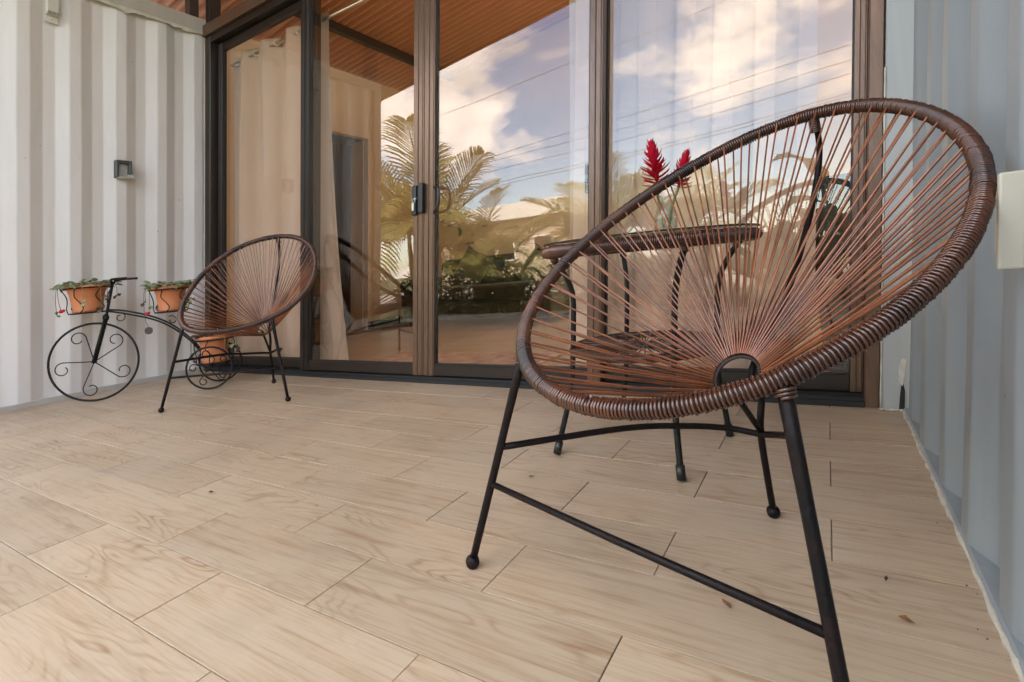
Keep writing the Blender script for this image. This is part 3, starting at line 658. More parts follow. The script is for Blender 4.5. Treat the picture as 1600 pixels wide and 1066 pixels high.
def wheel(c, n, R, rt_, nsp, a0):
    wmb = MB().tube([B3(c+R*math.cos(2*PI*i/48), R+rt_+R*math.sin(2*PI*i/48)*1.0, n) for i in range(48)], rt_, 8, closed=True)
    o = wmb.build('wheel', M['iron_green'], bk)
    for k in range(nsp):
        MB().tube(scroll_spoke(c, R+rt_, a0+2*PI*k/nsp, R-rt_, n, 1), 0.0032, 6).build('spoke', M['iron'], o)
    MB().tube([B3(c, R+rt_, n-0.012), B3(c, R+rt_, n+0.012)], 0.011, 10).build('hub', M['iron'], o)
wheel(0.0, 0.0, 0.238, 0.0068, 5, math.radians(36))
wheel(0.669, -0.137, 0.130, 0.006, 5, math.radians(20)); wheel(0.669, 0.137, 0.130, 0.006, 5, math.radians(50))
MB().tube([B3(0.669, 0.136, -0.137), B3(0.669, 0.136, 0.137)], 0.006, 8).build('axle', M['iron'], bk)
for n in (-0.014, 0.014): MB().tube([B3(0.0, 0.247, n), B3(0.072, 0.505, n)], 0.0085, 8).build('fork', M['iron_green'], bk)
MB().ball(B3(0.072, 0.512), 0.018, 10, 8, (1, 1, 1.4)).build('fork_crown', M['iron_green'], bk)
st = smooth_path([B3(0.072, 0.505), B3(0.100, 0.64), B3(0.116, 0.72)], 4)
MB().tube(st, 0.0085, 8).build('stem', M['iron_green'], bk)
for n in (-1, 1):
    MB().tube(smooth_path([B3(0.116, 0.715), B3(0.122, 0.74, 0.03*n), B3(0.150, 0.748, 0.075*n), B3(0.226, 0.748, 0.080*n)], 5), 0.0075, 8).build('handlebar', M['iron'], bk)
for dz, n in ((0.0, 0.0), (-0.018, 0.0)):
    MB().tube(smooth_path([B3(0.083, 0.560+dz*0.5), B3(0.18, 0.543+dz), B3(0.335, 0.487+dz), B3(0.444, 0.417+dz), B3(0.538, 0.322+dz), B3(0.60, 0.235+dz), B3(0.669, 0.140)], 6), 0.0058, 8).build('frame_bar', M['iron_green'], bk)
MB().tube(spiral(0.150, 0.505, 0.030, 1.5, 1.0, 0.014, sg=-1), 0.003, 6).build('scroll', M['iron'], bk)
MB().tube(spiral(0.435, 0.456, 0.030, 2.2, 0.9, 0.012, sg=-1), 0.003, 6).build('scroll', M['iron'], bk)
def basket(s, z, r0, r1, h):
    o = MB().lathe([(0.001, -0.004), (r0+0.014, -0.004), (r0+0.014, 0.004), (0.001, 0.004)], B3(s, z)[:], 20).build('pot_holder', M['iron_green'], bk)
    MB().tube([B3(s+(r1+0.010)*math.cos(2*PI*i/24), z+h, (r1+0.010)*math.sin(2*PI*i/24)) for i in range(24)], 0.0042, 6, closed=True).build('holder_ring', M['iron'], o)
    for k in range(6):
        a = 2*PI*k/6+0.5; P = lambda r, zz, da=0: B3(s+r*math.cos(a+da), z+zz, r*math.sin(a+da))
        MB().tube(smooth_path([P(r0+0.016, 0.0), P(r0+0.028, h*0.2, 0.22), P(r0+0.020, h*0.42, 0.05), P(r0+0.024, h*0.68, -0.22), P(r1+0.008, h, -0.05)], 5), 0.003, 6).build('scroll', M['iron'], o)
def pot(s, z, r0, r1, h, label, seed, leaf, dead):
    rr = random.Random(seed); c = B3(s, z+0.0052)
    t = thing('flower_pot', label, 'flower pot', c[:], 'terracotta coloured pots on the tricycle')
    MB().lathe([(0.001, 0), (r0, 0), (r0*1.03, 0.012), (r0*1.0, 0.020), (r1*0.76, h*0.74), (r1*0.80, h*0.77), (r1*0.80, h*0.84), (r1*0.99, h*0.87), (r1*1.04, h*0.91), (r1*1.04, h*0.985), (r1*1.0, h), (r1*0.92, h), (r1*0.86, h*0.93), (r1*0.74, h*0.92), (0.001, h*0.915)], c[:], 28).build('pot_body', M['terracotta'], t)
    MB().lathe([(0.001, h*0.945), (r1*0.86, h*0.935)], c[:], 20).build('soil', M['soil'], t)
    def leaves(n, R, zlo, zhi, size, ml, name):
        mb = MB()
        for i in range(n):
            a = rr.uniform(0, 2*PI); r = R*math.sqrt(rr.random()); q = c+Vector((r*math.cos(a), r*math.sin(a), rr.uniform(zlo, zhi)))
            d = Vector((math.cos(a)+rr.uniform(-.6,.6), math.sin(a)+rr.uniform(-.6,.6), rr.uniform(-.5,.5))).normalized(); up = Vector((rr.uniform(-.5,.5), rr.uniform(-.5,.5), 1)).normalized()
            s_ = d.cross(up).normalized(); up = s_.cross(d); l = size*rr.uniform(0.7, 1.3); w_ = l*0.42
            mb.add([q, q+d*l*.3-s_*w_*.9+up*.003, q+d*l*.35-up*.002, q+d*l*.3+s_*w_*.9+up*.003, q+d*l*.72-s_*w_*.7, q+d*l*.75-up*.003, q+d*l*.72+s_*w_*.7, q+d*l-up*.006], [(0,1,2),(0,2,3),(1,4,5,2),(2,5,6,3),(4,7,5),(5,7,6)], True)
        return mb.build(name, ml, t)
    leaves(int(leaf*2.6), r1*1.2, h*0.94, h*1.16, 0.038, M['leaf_pot'], 'foliage')
    if dead: leaves(dead, r1*1.0, h*0.97, h*1.10, 0.038, M['leaf_dry'], 'withered_foliage')
    # trailing shoots
    for k in range(5 if leaf > 30 else 9):
        a = rr.uniform(0, 2*PI); o = Vector((math.cos(a), math.sin(a), 0)); dn = rr.uniform(0.06, 0.17)
        e = c+o*(r1+0.028)+Vector((0, 0, h-dn))
        tr_ = MB().tube(smooth_path([c+o*r1*0.6+Vector((0,0,h)), c+o*(r1+0.015)+Vector((0,0,h*1.03)), c+o*(r1+0.030)+Vector((0,0,h-dn*0.4)), e], 4), 0.0016, 5).build('trailing_shoot', M['leaf_dry'] if k % 2 else M['stem'], t)
        mb = MB(); 
        for j in range(3):
            q = e+Vector((rr.uniform(-.012,.012), rr.uniform(-.012,.012), rr.uniform(-.01,.025))); d = Vector((rr.uniform(-1,1), rr.uniform(-1,1), -0.7)).normalized(); s_ = d.orthogonal().normalized(); l = rr.uniform(.02,.034)
            mb.add([q, q+d*l*.5-s_*l*.42, q+d*l*.45+d.cross(s_)*.004, q+d*l*.5+s_*l*.42, q+d*l], [(0,1,2),(0,2,3),(1,4,2),(2,4,3)], True)
        mb.build('leaf', M['leaf_dry'] if k % 3 else M['leaf_pot'], tr_)
    return t
basket(-0.020, 0.553, 0.078, 0.118, 0.155); basket(0.435, 0.512, 0.076, 0.108, 0.145); basket(0.672, 0.150, 0.092, 0.105, 0.155)
def red_bud(t, q):
    MB().ball(q, 0.013, 8, 6, (1, 1, 0.85)).ball(Vector(q)+Vector((0.012, 0.008, 0.004)), 0.009, 8, 6).build('red_flower', M['red'], t)
pa = pot(-0.020, 0.553, 0.074, 0.120, 0.165, 'terracotta pot over the front wheel of the tricycle stand', 3, 58, 10)
red_bud(pa, B3(-0.150, 0.575, -0.02))
MB().tube(smooth_path([B3(-0.10, 0.725, -0.02), B3(-0.152, 0.735, -0.03), B3(-0.158, 0.65, -0.03), B3(-0.150, 0.582, -0.02)], 5), 0.0016, 5).build('trailing_shoot', M['leaf_dry'], pa)
pb = pot(0.435, 0.512, 0.070, 0.108, 0.160, 'terracotta pot in the middle of the tricycle frame beside the string chair', 5, 62, 10)
red_bud(pb, B3(0.305, 0.512, -0.03))
MB().tube(smooth_path([B3(0.34, 0.675, -0.05), B3(0.305, 0.66, -0.05), B3(0.300, 0.50, -0.05), B3(0.318, 0.43, -0.05)], 5), 0.0013, 5).build('trailing_shoot', M['leaf_dry'], pb)
MB().add([B3(0.318+0.024*math.cos(k*PI/5), 0.405+0.024*math.sin(k*PI/5), -0.05+0.004*(k % 2)) for k in range(10)], [tuple(range(10))]).build('leaf', M['leaf_dry'], pb)
pot(0.672, 0.150, 0.078, 0.107, 0.175, 'terracotta pot low between the rear wheels under the string chair', 8, 8, 46)

# ---------------------------------------------------------------- small fittings on the walls
kb = thing('key_box', 'small dark open key lock box on the left container wall', 'key box', L(XL+0.002, 1.64, 1.455))
q = lambda mb, x0, x1, y0, y1, z0, z1: mb.box(XL+x0, XL+x1, y0, y1, z0, z1, LEAN)
mb = MB(); q(mb, 0.001, 0.004, 1.592, 1.686, 1.462, 1.582); mb.build('back_plate', M['greyp'], kb)
mb = MB(); q(mb, 0.0041, 0.045, 1.592, 1.607, 1.462, 1.582); q(mb, 0.0041, 0.045, 1.671, 1.686, 1.462, 1.582); q(mb, 0.0041, 0.045, 1.6071, 1.6709, 1.562, 1.582); mb.build('housing', M['greyp'], kb, bevel=0.003)
mb = MB(); q(mb, 0.0042, 0.008, 1.6075, 1.6705, 1.475, 1.5615); mb.build('inner_plate', M['alu'], kb)
mb = MB()
for yy, zz in ((1.624, 1.545), (1.648, 1.522)): mb.ball(L(XL+0.010, yy, zz), 0.005, 8, 6)
mb.build('screw', M['steel'], kb)
mb = MB(); q(mb, 0.006, 0.085, 1.600, 1.690, 1.456, 1.4615); mb.build('flap', M['alu'], kb, bevel=0.002)
mb = MB()
for k in range(4): q(mb, 0.060, 0.074, 1.650+k*0.010, 1.657+k*0.010, 1.4617, 1.480)
mb.build('number_wheels', M['alu'], kb, bevel=0.001)
cv = thing('conduit_cover', 'cream conduit cover with vent slots high on the left container wall', 'conduit', L(XL, 1.255, 2.42))
mb = MB(); q(mb, 0.001, 0.038, 1.224, 1.288, 2.448, 2.646); mb.build('cover', M['conduit'], cv, bevel=0.005)
mb = MB(); q(mb, 0.001, 0.006, 1.224, 1.288, 2.408, 2.4475); mb.build('foot_plate', M['conduit'], cv)
for k in range(9):
    mb = MB(); q(mb, 0.0365, 0.0385, 1.229+k*0.0063, 1.2318+k*0.0063, 2.450, 2.467); mb.build('slot', M['seal'], cv)
mb = MB().ball(L(XL+0.008, 1.258, 2.428), 0.005, 8, 6); mb.build('screw', M['steel'], cv)
ob = thing('outlet_box', 'cream weatherproof outlet box on the blue right wall', 'outlet', L(XR, 1.02, 0.54))
q2_ = lambda mb, x0, x1, y0, y1, z0, z1: mb.box(XR-x1, XR-x0, y0, y1, z0, z1, LEAN)
mb = MB(); q2_(mb, -0.030, 0.012, 0.918, 1.048, 0.545, 0.662); mb.build('base_plate', M['cream'], ob, bevel=0.004, segs=2)
mb = MB(); q2_(mb, 0.0121, 0.018, 0.963, 1.036, 0.556, 0.652); mb.build('cover', M['cream'], ob, bevel=0.004, segs=2)
mb = MB(); q2_(mb, 0.0181, 0.021, 0.980, 1.022, 0.562, 0.602); q2_(mb, 0.0181, 0.021, 0.980, 1.022, 0.608, 0.648); mb.build('socket', M['cream'], ob, bevel=0.004)
mb = MB()
for zz in (0.577, 0.623):
    for yy in (0.992, 1.008):
        mb = MB(); q2_(mb, 0.0206, 0.0214, yy, yy+0.003, zz, zz+0.012); mb.build('slot', M['seal'], ob)
mb = MB(); q2_(mb, 0.0125, 0.040, 0.913, 0.925, 0.540, 0.668); mb.build('hinged_lid', M['cream'], ob, bevel=0.003, segs=2)

# litter on the tiles
def litter(x, y, s, a, m, label, cat='dry leaf'):
    rr = random.Random(int(x*997)); mb = MB(); c = Vector((x, y, 0.003)); d = Vector((math.cos(a), math.sin(a), 0)); p = Vector((-d.y, d.x, 0)); zz = Vector((0,0,1))
    mb.add([c-d*s, c-d*s*.3-p*s*.45+zz*.003, c-d*s*.2+zz*.0015, c-d*s*.3+p*s*.4+zz*.004, c+d*s*.5-p*s*.35+zz*.002, c+d*s*.45+zz*.0035, c+d*s*.5+p*s*.3+zz*.001, c+d*s*1.1+zz*.003], [(0,1,2),(0,2,3),(1,4,5,2),(2,5,6,3),(4,7,5),(5,7,6)], True)
    o = mb.build('dry_leaf', m, None, org=(x, y, 0)); tag(o, label, cat, 'litter on the tiles')
litter(-0.205, 0.925, 0.011, 2.4, M['debris'], 'orange brown leaf bit on the tiles left of the chair front leg')
litter(0.045, 0.995, 0.012, -0.6, M['debris'], 'orange brown leaf bit on the tiles near the blue wall')
litter(-1.66, 0.845, 0.012, 0.3, M['debris_d'], 'dark curled leaf bit on the tiles left of centre', 'dry leaf')
litter(-0.78, 1.27, 0.009, 0.5, M['debris_d'], 'small dark leaf bit on the tiles in front of the table')
litter(-2.42, 1.68, 0.008, 1.1, M['debris_d'], 'tiny dark leaf bit right of the back chair', 'dry leaf')
litter(0.028, 1.10, 0.007, 1.4, M['debris_d'], 'tiny dark seed husk on the tiles near the blue wall')
mb = MB(); rr = random.Random(4)
for i in range(55):
    x, y = rr.uniform(-4.1, 0.14), rr.uniform(0.3, 2.15); r = rr.uniform(.0007, .0018)
    if i < 30: x, y = XR-0.012-abs(rr.gauss(0, .02)), rr.uniform(.45, 2.1)
    mb.ball((x, y, 0.0012), r, 5, 3, (1, rr.uniform(.6, 1.8), .5))
o = mb.build('floor_grit', M['debris_d']); tag(o, 'fine dark grit scattered on the tiles', kind='stuff')

# ---------------------------------------------------------------- indoors behind the glass
def curtain(name, x0, x1, y, z0, z1, folds, label, flare=0.0, seed=1, amp=0.035):
    rr = random.Random(seed); nx, nz = int(folds*14), 22
    t = thing(name, label, 'curtain', (x0, y, z0)); vs = []
    for j in range(nz+1):
        f = j/nz; z = z1+(z0-z1)*f
        for i in range(nx+1):
            u = i/nx; x = x0+(x1-x0)*u+flare*f*f*u
            ph = folds*2*PI*u
            yy = y+amp*math.sin(ph+0.5*math.sin(2.2*f+u*7))*(0.75+0.4*f)+0.010*math.sin(ph*0.37+f*3+seed)
            vs.append(L(x+0.012*math.sin(ph*2+f*2), yy, z))
    fs = [(j*(nx+1)+i, j*(nx+1)+i+1, (j+1)*(nx+1)+i+1, (j+1)*(nx+1)+i) for j in range(nz) for i in range(nx)]
    MB().add(vs, fs, True).build('cloth', M['curtain'], t)
    k = int(folds*2)
    for i in range(k):
        u = (i+0.5)/k; c = Vector(L(x0+(x1-x0)*u, y-0.004, z1-0.055)); ang = 0.7*(-1)**i
        ex, ez = Vector((math.cos(ang), math.sin(ang), 0)), Vector((0,0,1))
        MB().tube([c+0.022*(math.cos(2*PI*q/18)*ex+math.sin(2*PI*q/18)*ez) for q in range(18)], 0.005, 6, closed=True).build('grommet', M['steel'], t)
    return t
curtain('curtain', -4.24, -3.04, D+0.155, 0.02, 2.50, 4.5, 'beige curtain with steel rings behind the leftmost glass panel', flare=0.20, seed=2, amp=0.045)
curtain('curtain', -1.215, -0.118, D+0.165, 0.02, 2.62, 6.5, 'beige curtain behind the rightmost glass panel', seed=5, amp=0.017)
rod = MB().tube([L(-4.26, D+0.155, 2.445), L(-2.6, D+0.155, 2.445)], 0.011, 8).build('curtain_rod', M['steel'], None, org=L(-4.26, D+0.155, 2.445)); tag(rod, 'steel curtain rod through the rings of the left curtain', 'curtain rod')
rod = MB().tube([L(-1.6, D+0.165, 2.565), L(0.1, D+0.165, 2.565)], 0.011, 8).build('curtain_rod', M['steel'], None, org=L(-1.6, D+0.165, 2.565)); tag(rod, 'steel curtain rod through the rings of the right curtain', 'curtain rod')
XI, YW = -4.92, 5.45
iw = thing('indoor_wall', 'beige indoor side wall with a dark doorway seen through the second glass panel', 'wall', (XI, 3.7, 0))
DY0, DY1, DZ = 3.70, 4.47, 2.33
mb = MB().box(XI-0.08, XI, D+0.12, DY0, 0, 3.05, LEAN).box(XI-0.08, XI, DY1, YW, 0, 3.05, LEAN).box(XI-0.08, XI, DY0, DY1, DZ, 3.05, LEAN); mb.build('wall_face', M['inwall'], iw)
MB().box(XI-0.30, XI-0.082, DY1-0.012, DY1+0.02, 0, DZ, LEAN).build('door_reveal', M['inwall'], iw)
mb = MB().box(XI+0.001, XI+0.014, DY1, YW-0.02, 0, 0.095, LEAN).box(XI+0.001, XI+0.014, D+0.12, DY0, 0, 0.095, LEAN); mb.build('baseboard', M['baseboard'], iw)
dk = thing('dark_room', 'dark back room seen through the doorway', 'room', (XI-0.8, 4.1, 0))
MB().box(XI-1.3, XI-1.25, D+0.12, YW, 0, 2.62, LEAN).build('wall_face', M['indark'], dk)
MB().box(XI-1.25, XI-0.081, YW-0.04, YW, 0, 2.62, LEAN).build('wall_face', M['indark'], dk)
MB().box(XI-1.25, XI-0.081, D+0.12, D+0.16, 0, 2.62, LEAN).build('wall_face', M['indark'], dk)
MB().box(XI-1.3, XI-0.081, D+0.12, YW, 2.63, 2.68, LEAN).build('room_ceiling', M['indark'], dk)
bw = thing('indoor_wall', 'beige indoor back wall with black lettering above the sofa', 'wall', (-2.4, YW, 0))
WX0, WX1, WZ0, WZ1 = -2.15, -0.75, 0.25, 2.75  # unseen back window added to let daylight into the room
def sloped(mb, x0, x1, z0):
    z_ = lambda x: roof_z(x+LEAN*3.3)-0.025
    return mb.hexa([L(x0,YW,z0),L(x1,YW,z0),L(x1,YW+0.1,z0),L(x0,YW+0.1,z0),L(x0,YW,z_(x0)),L(x1,YW,z_(x1)),L(x1,YW+0.1,z_(x1)),L(x0,YW+0.1,z_(x0))])
mb = MB(); sloped(mb, XI, WX0, 0); sloped(mb, WX1, 0.83, 0); sloped(mb, WX0, WX1, WZ1); mb.box(WX0, WX1, YW, YW+0.1, 0, WZ0, LEAN); mb.build('wall_face', M['inwall'], bw)
MB().box(XI+0.015, 0.8, YW-0.014, YW-0.001, 0, 0.095, LEAN).build('baseboard', M['baseboard'], bw)
mb = MB()
for k in range(4): x = WX0+(WX1-WX0)*k/3; mb.box(x-0.025, x+0.025, YW+0.03, YW+0.07, WZ0, WZ1, LEAN)
mb.build('fill_window_frame', M['bronze_shaded'], bw)
MB().box(WX0, WX1, YW+0.048, YW+0.052, WZ0, WZ1, LEAN).build('fill_window_pane', M['glass_clear'], bw)
MB().box(WX0-0.04, WX1+0.04, YW-0.030, YW-0.028, WZ0-0.05, WZ1+0.05, LEAN).build('fill_blind', M['blind'], bw)  # blind added to turn the sun into soft room light
rw_ = thing('indoor_wall', 'beige indoor wall at the right end of the room, its unseen window added for light', 'wall', (0.79, 3.8, 0))
MB().box(0.75, 0.83, D+0.12, 2.6, 0, 3.84, LEAN).box(0.75, 0.83, 5.25, YW, 0, 3.84, LEAN).box(0.75, 0.83, 2.6, 5.25, 0, 0.3, LEAN).box(0.75, 0.83, 2.6, 5.25, 2.9, 3.84, LEAN).build('wall_face', M['inwall'], rw_)  # opening added in this unseen wall to light the room sideways
MB().box(0.725, 0.727, 2.55, 5.30, 0.25, 2.95, LEAN).build('fill_blind', M['blind'], rw_)  # second added blind, diffusing sun towards the sofa side
for y in (2.62, 3.5, 4.4, 5.22): MB().box(0.77, 0.81, y-0.02, y+0.02, 0.3, 2.9, LEAN).build('fill_window_frame', M['bronze_shaded'], rw_)
MB().box(0.788, 0.792, 2.6, 5.25, 0.3, 2.9, LEAN).build('fill_window_pane', M['glass_clear'], rw_)
def text(s, x, z, size, m, parent, rot=0.0, shear=0.0):
    cu = bpy.data.curves.new('lettering', 'FONT'); cu.body = s; cu.size = size; cu.extrude = 0.0008; cu.align_x = 'CENTER'; cu.shear = shear; cu.resolution_u = 2
    o = bpy.data.objects.new('lettering_tmp', cu); COL.objects.link(o); bpy.context.view_layer.update()
    me = bpy.data.meshes.new_from_object(o.evaluated_get(bpy.context.evaluated_depsgraph_get())); bpy.data.objects.remove(o)
    me.materials.clear(); me.materials.append(m); ob = bpy.data.objects.new('lettering', me); COL.objects.link(ob); ob.parent = parent
    ob.matrix_local = Matrix.Translation(Vector((x, YW-0.004, z))-ORG[parent.name]) @ Matrix.Rotation(rot, 4, 'Y') @ Matrix.Rotation(PI/2, 4, 'X')
KS = YW/5.0
def wx(x5): return x5*KS
def wz(z5): return 0.6+(z5-0.6)*KS
text('Sala', wx(-3.915), wz(1.32), 0.060, M['ink'], bw, shear=0.3)
text('MUSICA', wx(-3.90), wz(1.17), 0.036, M['ink'], bw)
text('TIEMPO', wx(-3.57), wz(1.25), 0.042, M['ink'], bw)
text('SUE\u00d1OS', wx(-3.70), wz(1.38), 0.034, M['ink'], bw, rot=PI/2)
text('AQUI', wx(-3.41), wz(1.11), 0.034, M['ink'], bw)
text('sol', wx(-3.60), wz(1.02), 0.045, M['ink'], bw, shear=0.3)
text('HOME', wx(-3.64), wz(0.92), 0.050, M['ink'], bw)
c = Vector((wx(-3.79), YW-0.003, wz(1.09)))
MB().add([c+Vector((0.05*math.cos(a)*(0.6+0.4*math.cos(a)), 0, 0.06*math.sin(a))) for a in [k*PI/7 for k in range(14)]], [tuple(range(14))]).build('leaf_decal', M['greenink'], bw)
# sofa
SX0, SX1, SYF = -4.42, -2.40, 4.55
sf = thing('sofa', 'dark olive velvet sofa against the indoor back wall', 'sofa', (-3.4, 4.95, 0))
MB().box(SX0+0.19, SX1-0.19, SYF, 5.33, 0.08, 0.27).build('base', M['sofa'], sf, bevel=0.03, segs=3)
for k in range(2):
    a = SX0+0.20+k*0.815; MB().box(a, a+0.80, SYF-0.03, 5.12, 0.275, 0.44).build('seat_cushion', M['sofa'], sf, bevel=0.05, segs=4)
mb = MB(); mb.obox((-3.41, 5.22, 0.50), (0.84, 0, 0), (0, 0.13, -0.03), (0, 0.05, 0.26)); mb.build('backrest', M['sofa'], sf, bevel=0.08, segs=4)
for a in (SX0, SX1-0.18): MB().box(a, a+0.18, SYF-0.02, 5.34, 0.06, 0.56).build('arm', M['sofa'], sf, bevel=0.07, segs=4)
for x in (SX0+0.1, SX1-0.1):
    for y in (SYF+0.06, 5.25): MB().tube([(x, y, 0), (x, y, 0.075)], [0.018, 0.025], 8).build('leg', M['baseboard'], sf)
def cushion(c, s, rz, tilt, m, label):
    bm = bmesh.new(); bmesh.ops.create_grid(bm, x_segments=10, y_segments=10, size=0.5)
    top = [v for v in bm.verts]; mb = MB(); vs = []; n = 11
    for side in (1, -1):
        for i in range(n):
            for j in range(n):
                u, v = i/10*2-1, j/10*2-1; pin = 1-0.10*(1-abs(u)**2)*abs(v)**3-0.0; pin2 = 1-0.10*(1-abs(v)**2)*abs(u)**3
                th = 0.085*s/0.4*max(0, (1-u**4)*(1-v**4))**0.5
                vs.append(Vector((u*s/2*pin2, side*th, v*s/2*pin)))
    fs = []
    for k in (0, 1):
        for i in range(n-1):
            for j in range(n-1):
                f = (k*n*n+i*n+j, k*n*n+(i+1)*n+j, k*n*n+(i+1)*n+j+1, k*n*n+i*n+j+1); fs.append(f if k == 1 else tuple(reversed(f)))
    R_ = Matrix.Rotation(rz, 3, 'Z') @ Matrix.Rotation(tilt, 3, 'X') @ Matrix.Rotation(0.5, 3, 'Y')
    bm.free(); mb.add([Vector(c)+R_ @ p for p in vs], fs, True); o = mb.build('throw_pillow', m, None, org=c); tag(o, label, 'pillow', 'throw pillows on the sofa')
cushion((-3.62, 5.00, 0.66), 0.40, 0.2, -0.3, M['pillow'], 'moss green throw pillow in the middle of the sofa')
cushion((-2.90, 5.00, 0.65), 0.42, -0.25, -0.3, M['pillow2'], 'leaf print throw pillow at the right end of the sofa')
# standing fan
fn = thing('pedestal_fan', 'small black pedestal fan to the right of the sofa', 'fan', (-2.98, 5.36, 0))
FC = Vector((-2.98+0.06, 5.22, 0.70)); 
MB().lathe([(0.001, 0.0), (0.14, 0.0), (0.14, 0.015), (0.02, 0.035)], (-2.98, 5.36, 0.001), 20).build('base', M['blackp'], fn)
MB().tube([(-2.98, 5.36, 0.03), (-2.93, 5.36, 0.66)], 0.012, 8).build('pole', M['blackp'], fn)
MB().tube([FC+Vector((0, 0.15, 0)), FC+Vector((0, 0.03, 0))], 0.05, 10).build('motor', M['blackp'], fn)
for rr_ in (0.165, 0.11, 0.055):
    MB().tube([FC+Vector((rr_*math.cos(2*PI*k/28), -0.03-0.02*(1-rr_/0.165), rr_*math.sin(2*PI*k/28))) for k in range(28)], 0.005 if rr_ > .15 else 0.0025, 5, closed=True).build('guard_ring', M['blackp'], fn)
for k in range(16):
    a = 2*PI*k/16; MB().tube([FC+Vector((0.165*math.cos(a), -0.03, 0.165*math.sin(a))), FC+Vector((0.02*math.cos(a), -0.05, 0.02*math.sin(a)))], 0.002, 4).build('guard_wire', M['blackp'], fn)
for k in range(3):
    a = 2*PI*k/3+0.4; e = Vector((math.cos(a), 0, math.sin(a))); f = Vector((-math.sin(a), 0, math.cos(a)))
    MB().add([FC+e*0.02-f*.02+Vector((0,.012,0)), FC+e*0.02+f*.02+Vector((0,-.012,0)), FC+e*0.13+f*.065+Vector((0,-.02,0)), FC+e*0.145+f*.01+Vector((0,0,0)), FC+e*0.12-f*.05+Vector((0,.02,0))], [(0,1,2,3,4)]).build('blade', M['blackp'], fn)
rg = MB().box(-2.95, -1.55, 2.42, 3.05, 0.0, 0.012).build('door_rug', M['rug'], None, org=(-2.25, 2.7, 0), bevel=0.004); tag(rg, 'reddish patterned rug on the indoor floor behind the glass', 'rug')
cb = thing('cabinet', 'dark brown cabinet inside at the right end of the glass wall', 'cabinet', (0.15, 2.75, 0))
MB().box(-0.06, 0.55, 2.56, 3.0, 0, 0.87).build('carcass', M['cabinet'], cb, bevel=0.006)
MB().box(0.06, 0.52, 2.540, 2.559, 0.03, 0.80).build('door', M['cabinet_door'], cb, bevel=0.004)
lv = thing('louvre_panel', 'small white louvred wall vent inside near the right jamb', 'vent', (0.2, 3.60, 1.5))
for k in range(7):
    MB().box(0.300+k*0.024, 0.316+k*0.024, 3.60, 3.615, 1.55, 1.71).build('slat', M['ivory'], lv)
MB().box(0.290, 0.475, 3.616, 3.62, 1.54, 1.72).build('backing', M['ivory'], lv)

# ---------------------------------------------------------------- garden behind the camera (seen in the glass)
def frond_mesh(name, length, rise, droop, npairs, llen, seed):
    rr = random.Random(seed); mb = MB()
    P = lambda s: Vector((length*s*(1-0.12*s*s), 0, rise*length*s-droop*length*s*s))
    mb.tube([P(i/14) for i in range(15)], [0.016*(1-0.85*i/14) for i in range(15)], 5)
    for i in range(npairs):
        s = 0.16+0.84*i/(npairs-1); p = P(s); tg = (P(s+0.01)-P(s-0.01)).normalized()
        side = Vector((0, 1, 0)); up = side.cross(tg)*-1
        ll = llen*(math.sin(PI*(0.12+0.86*(s-0.16)/0.84))**0.6)*rr.uniform(0.9, 1.08)
        for sg in (1, -1):
            sweep = 0.35+0.9*s
            d = (side*sg+tg*sweep+up*rr.uniform(0.18, 0.42)).normalized()
            q1 = p+d*ll*0.5; q2 = p+d*ll*0.82+Vector((0,0,-0.10*ll)); q3 = p+d*ll+Vector((0,0,-0.27*ll))
            wv = (tg-d*tg.dot(d)).normalized()*0.0095
            mb.add([p-wv*.5, p+wv*.5, q1-wv, q1+wv, q2-wv*.7, q2+wv*.7, q3], [(0,1,3,2),(2,3,5,4),(4,5,6)], True)
    me = bpy.data.meshes.new(name); me.from_pydata([v[:] for v in mb.v], [], mb.f); me.polygons.foreach_set('use_smooth', mb.sm); me.materials.append(M['palm']); return me
FR = [frond_mesh('frond', 1.0, 1.15, 0.45, 30, 0.40, 1), frond_mesh('frond', 1.0, 0.95, 0.85, 32, 0.38, 2), frond_mesh('frond', 1.0, 0.62, 1.0, 30, 0.36, 3)]
def palm(x, y, stems, hgt, fl_, nf, seed, label, lean_dir=0.0):
    rr = random.Random(seed); t = thing('palm_tree', label, 'palm', (x, y, -0.16), 'feathery palms in the garden')
    for sidx in range(stems):
        a = 2*PI*sidx/max(1, stems)+rr.random(); r = rr.uniform(0.05, 0.28) if stems > 1 else 0
        b = Vector((x+r*math.cos(a), y+r*math.sin(a), -0.16)); h = hgt*rr.uniform(0.75, 1.15)
        e = b+Vector((0.28*r*math.cos(a)*4*0.3, 0.3*r*math.sin(a), h))
        MB().tube(smooth_path([b, (b+e)/2+Vector((rr.uniform(-.04,.04), 0, 0)), e], 4), [0.045-0.002*k for k in range(9)], 8).build('trunk', M['palm_trunk'], t)
        for k in range(nf):
            o = bpy.data.objects.new('frond', FR[rr.choice((0, 0, 1, 1, 2))]); COL.objects.link(o); o.parent = t
            o.location = e-Vector((x, y, -0.16))-Vector((0,0,rr.uniform(0, 0.12))); s = fl_*rr.uniform(0.75, 1.15); o.scale = (s, s, s)
            o.rotation_euler = (rr.uniform(-.25, .25), rr.uniform(-0.35, 0.15), 2*PI*(k+rr.uniform(-.3,.3))/nf+sidx)
palm(-7.3, -3.9, 5, 1.55, 2.0, 7, 21, 'tall feathery palm clump in the garden, reflected left of the latch')
palm(-6.1, -4.4, 4, 0.9, 1.5, 7, 22, 'lower palm clump right of the tall one, reflected beside the latch')
palm(-3.15, -3.9, 3, 0.95, 1.45, 7, 23, 'arching palm reflected in the middle of the third panel')
palm(-2.15, -4.3, 3, 1.1, 1.35, 7, 24, 'palm reflected behind the red ginger flowers')
palm(-9.5, -2.8, 4, 1.5, 1.9, 7, 25, 'palm at the far left of the garden')
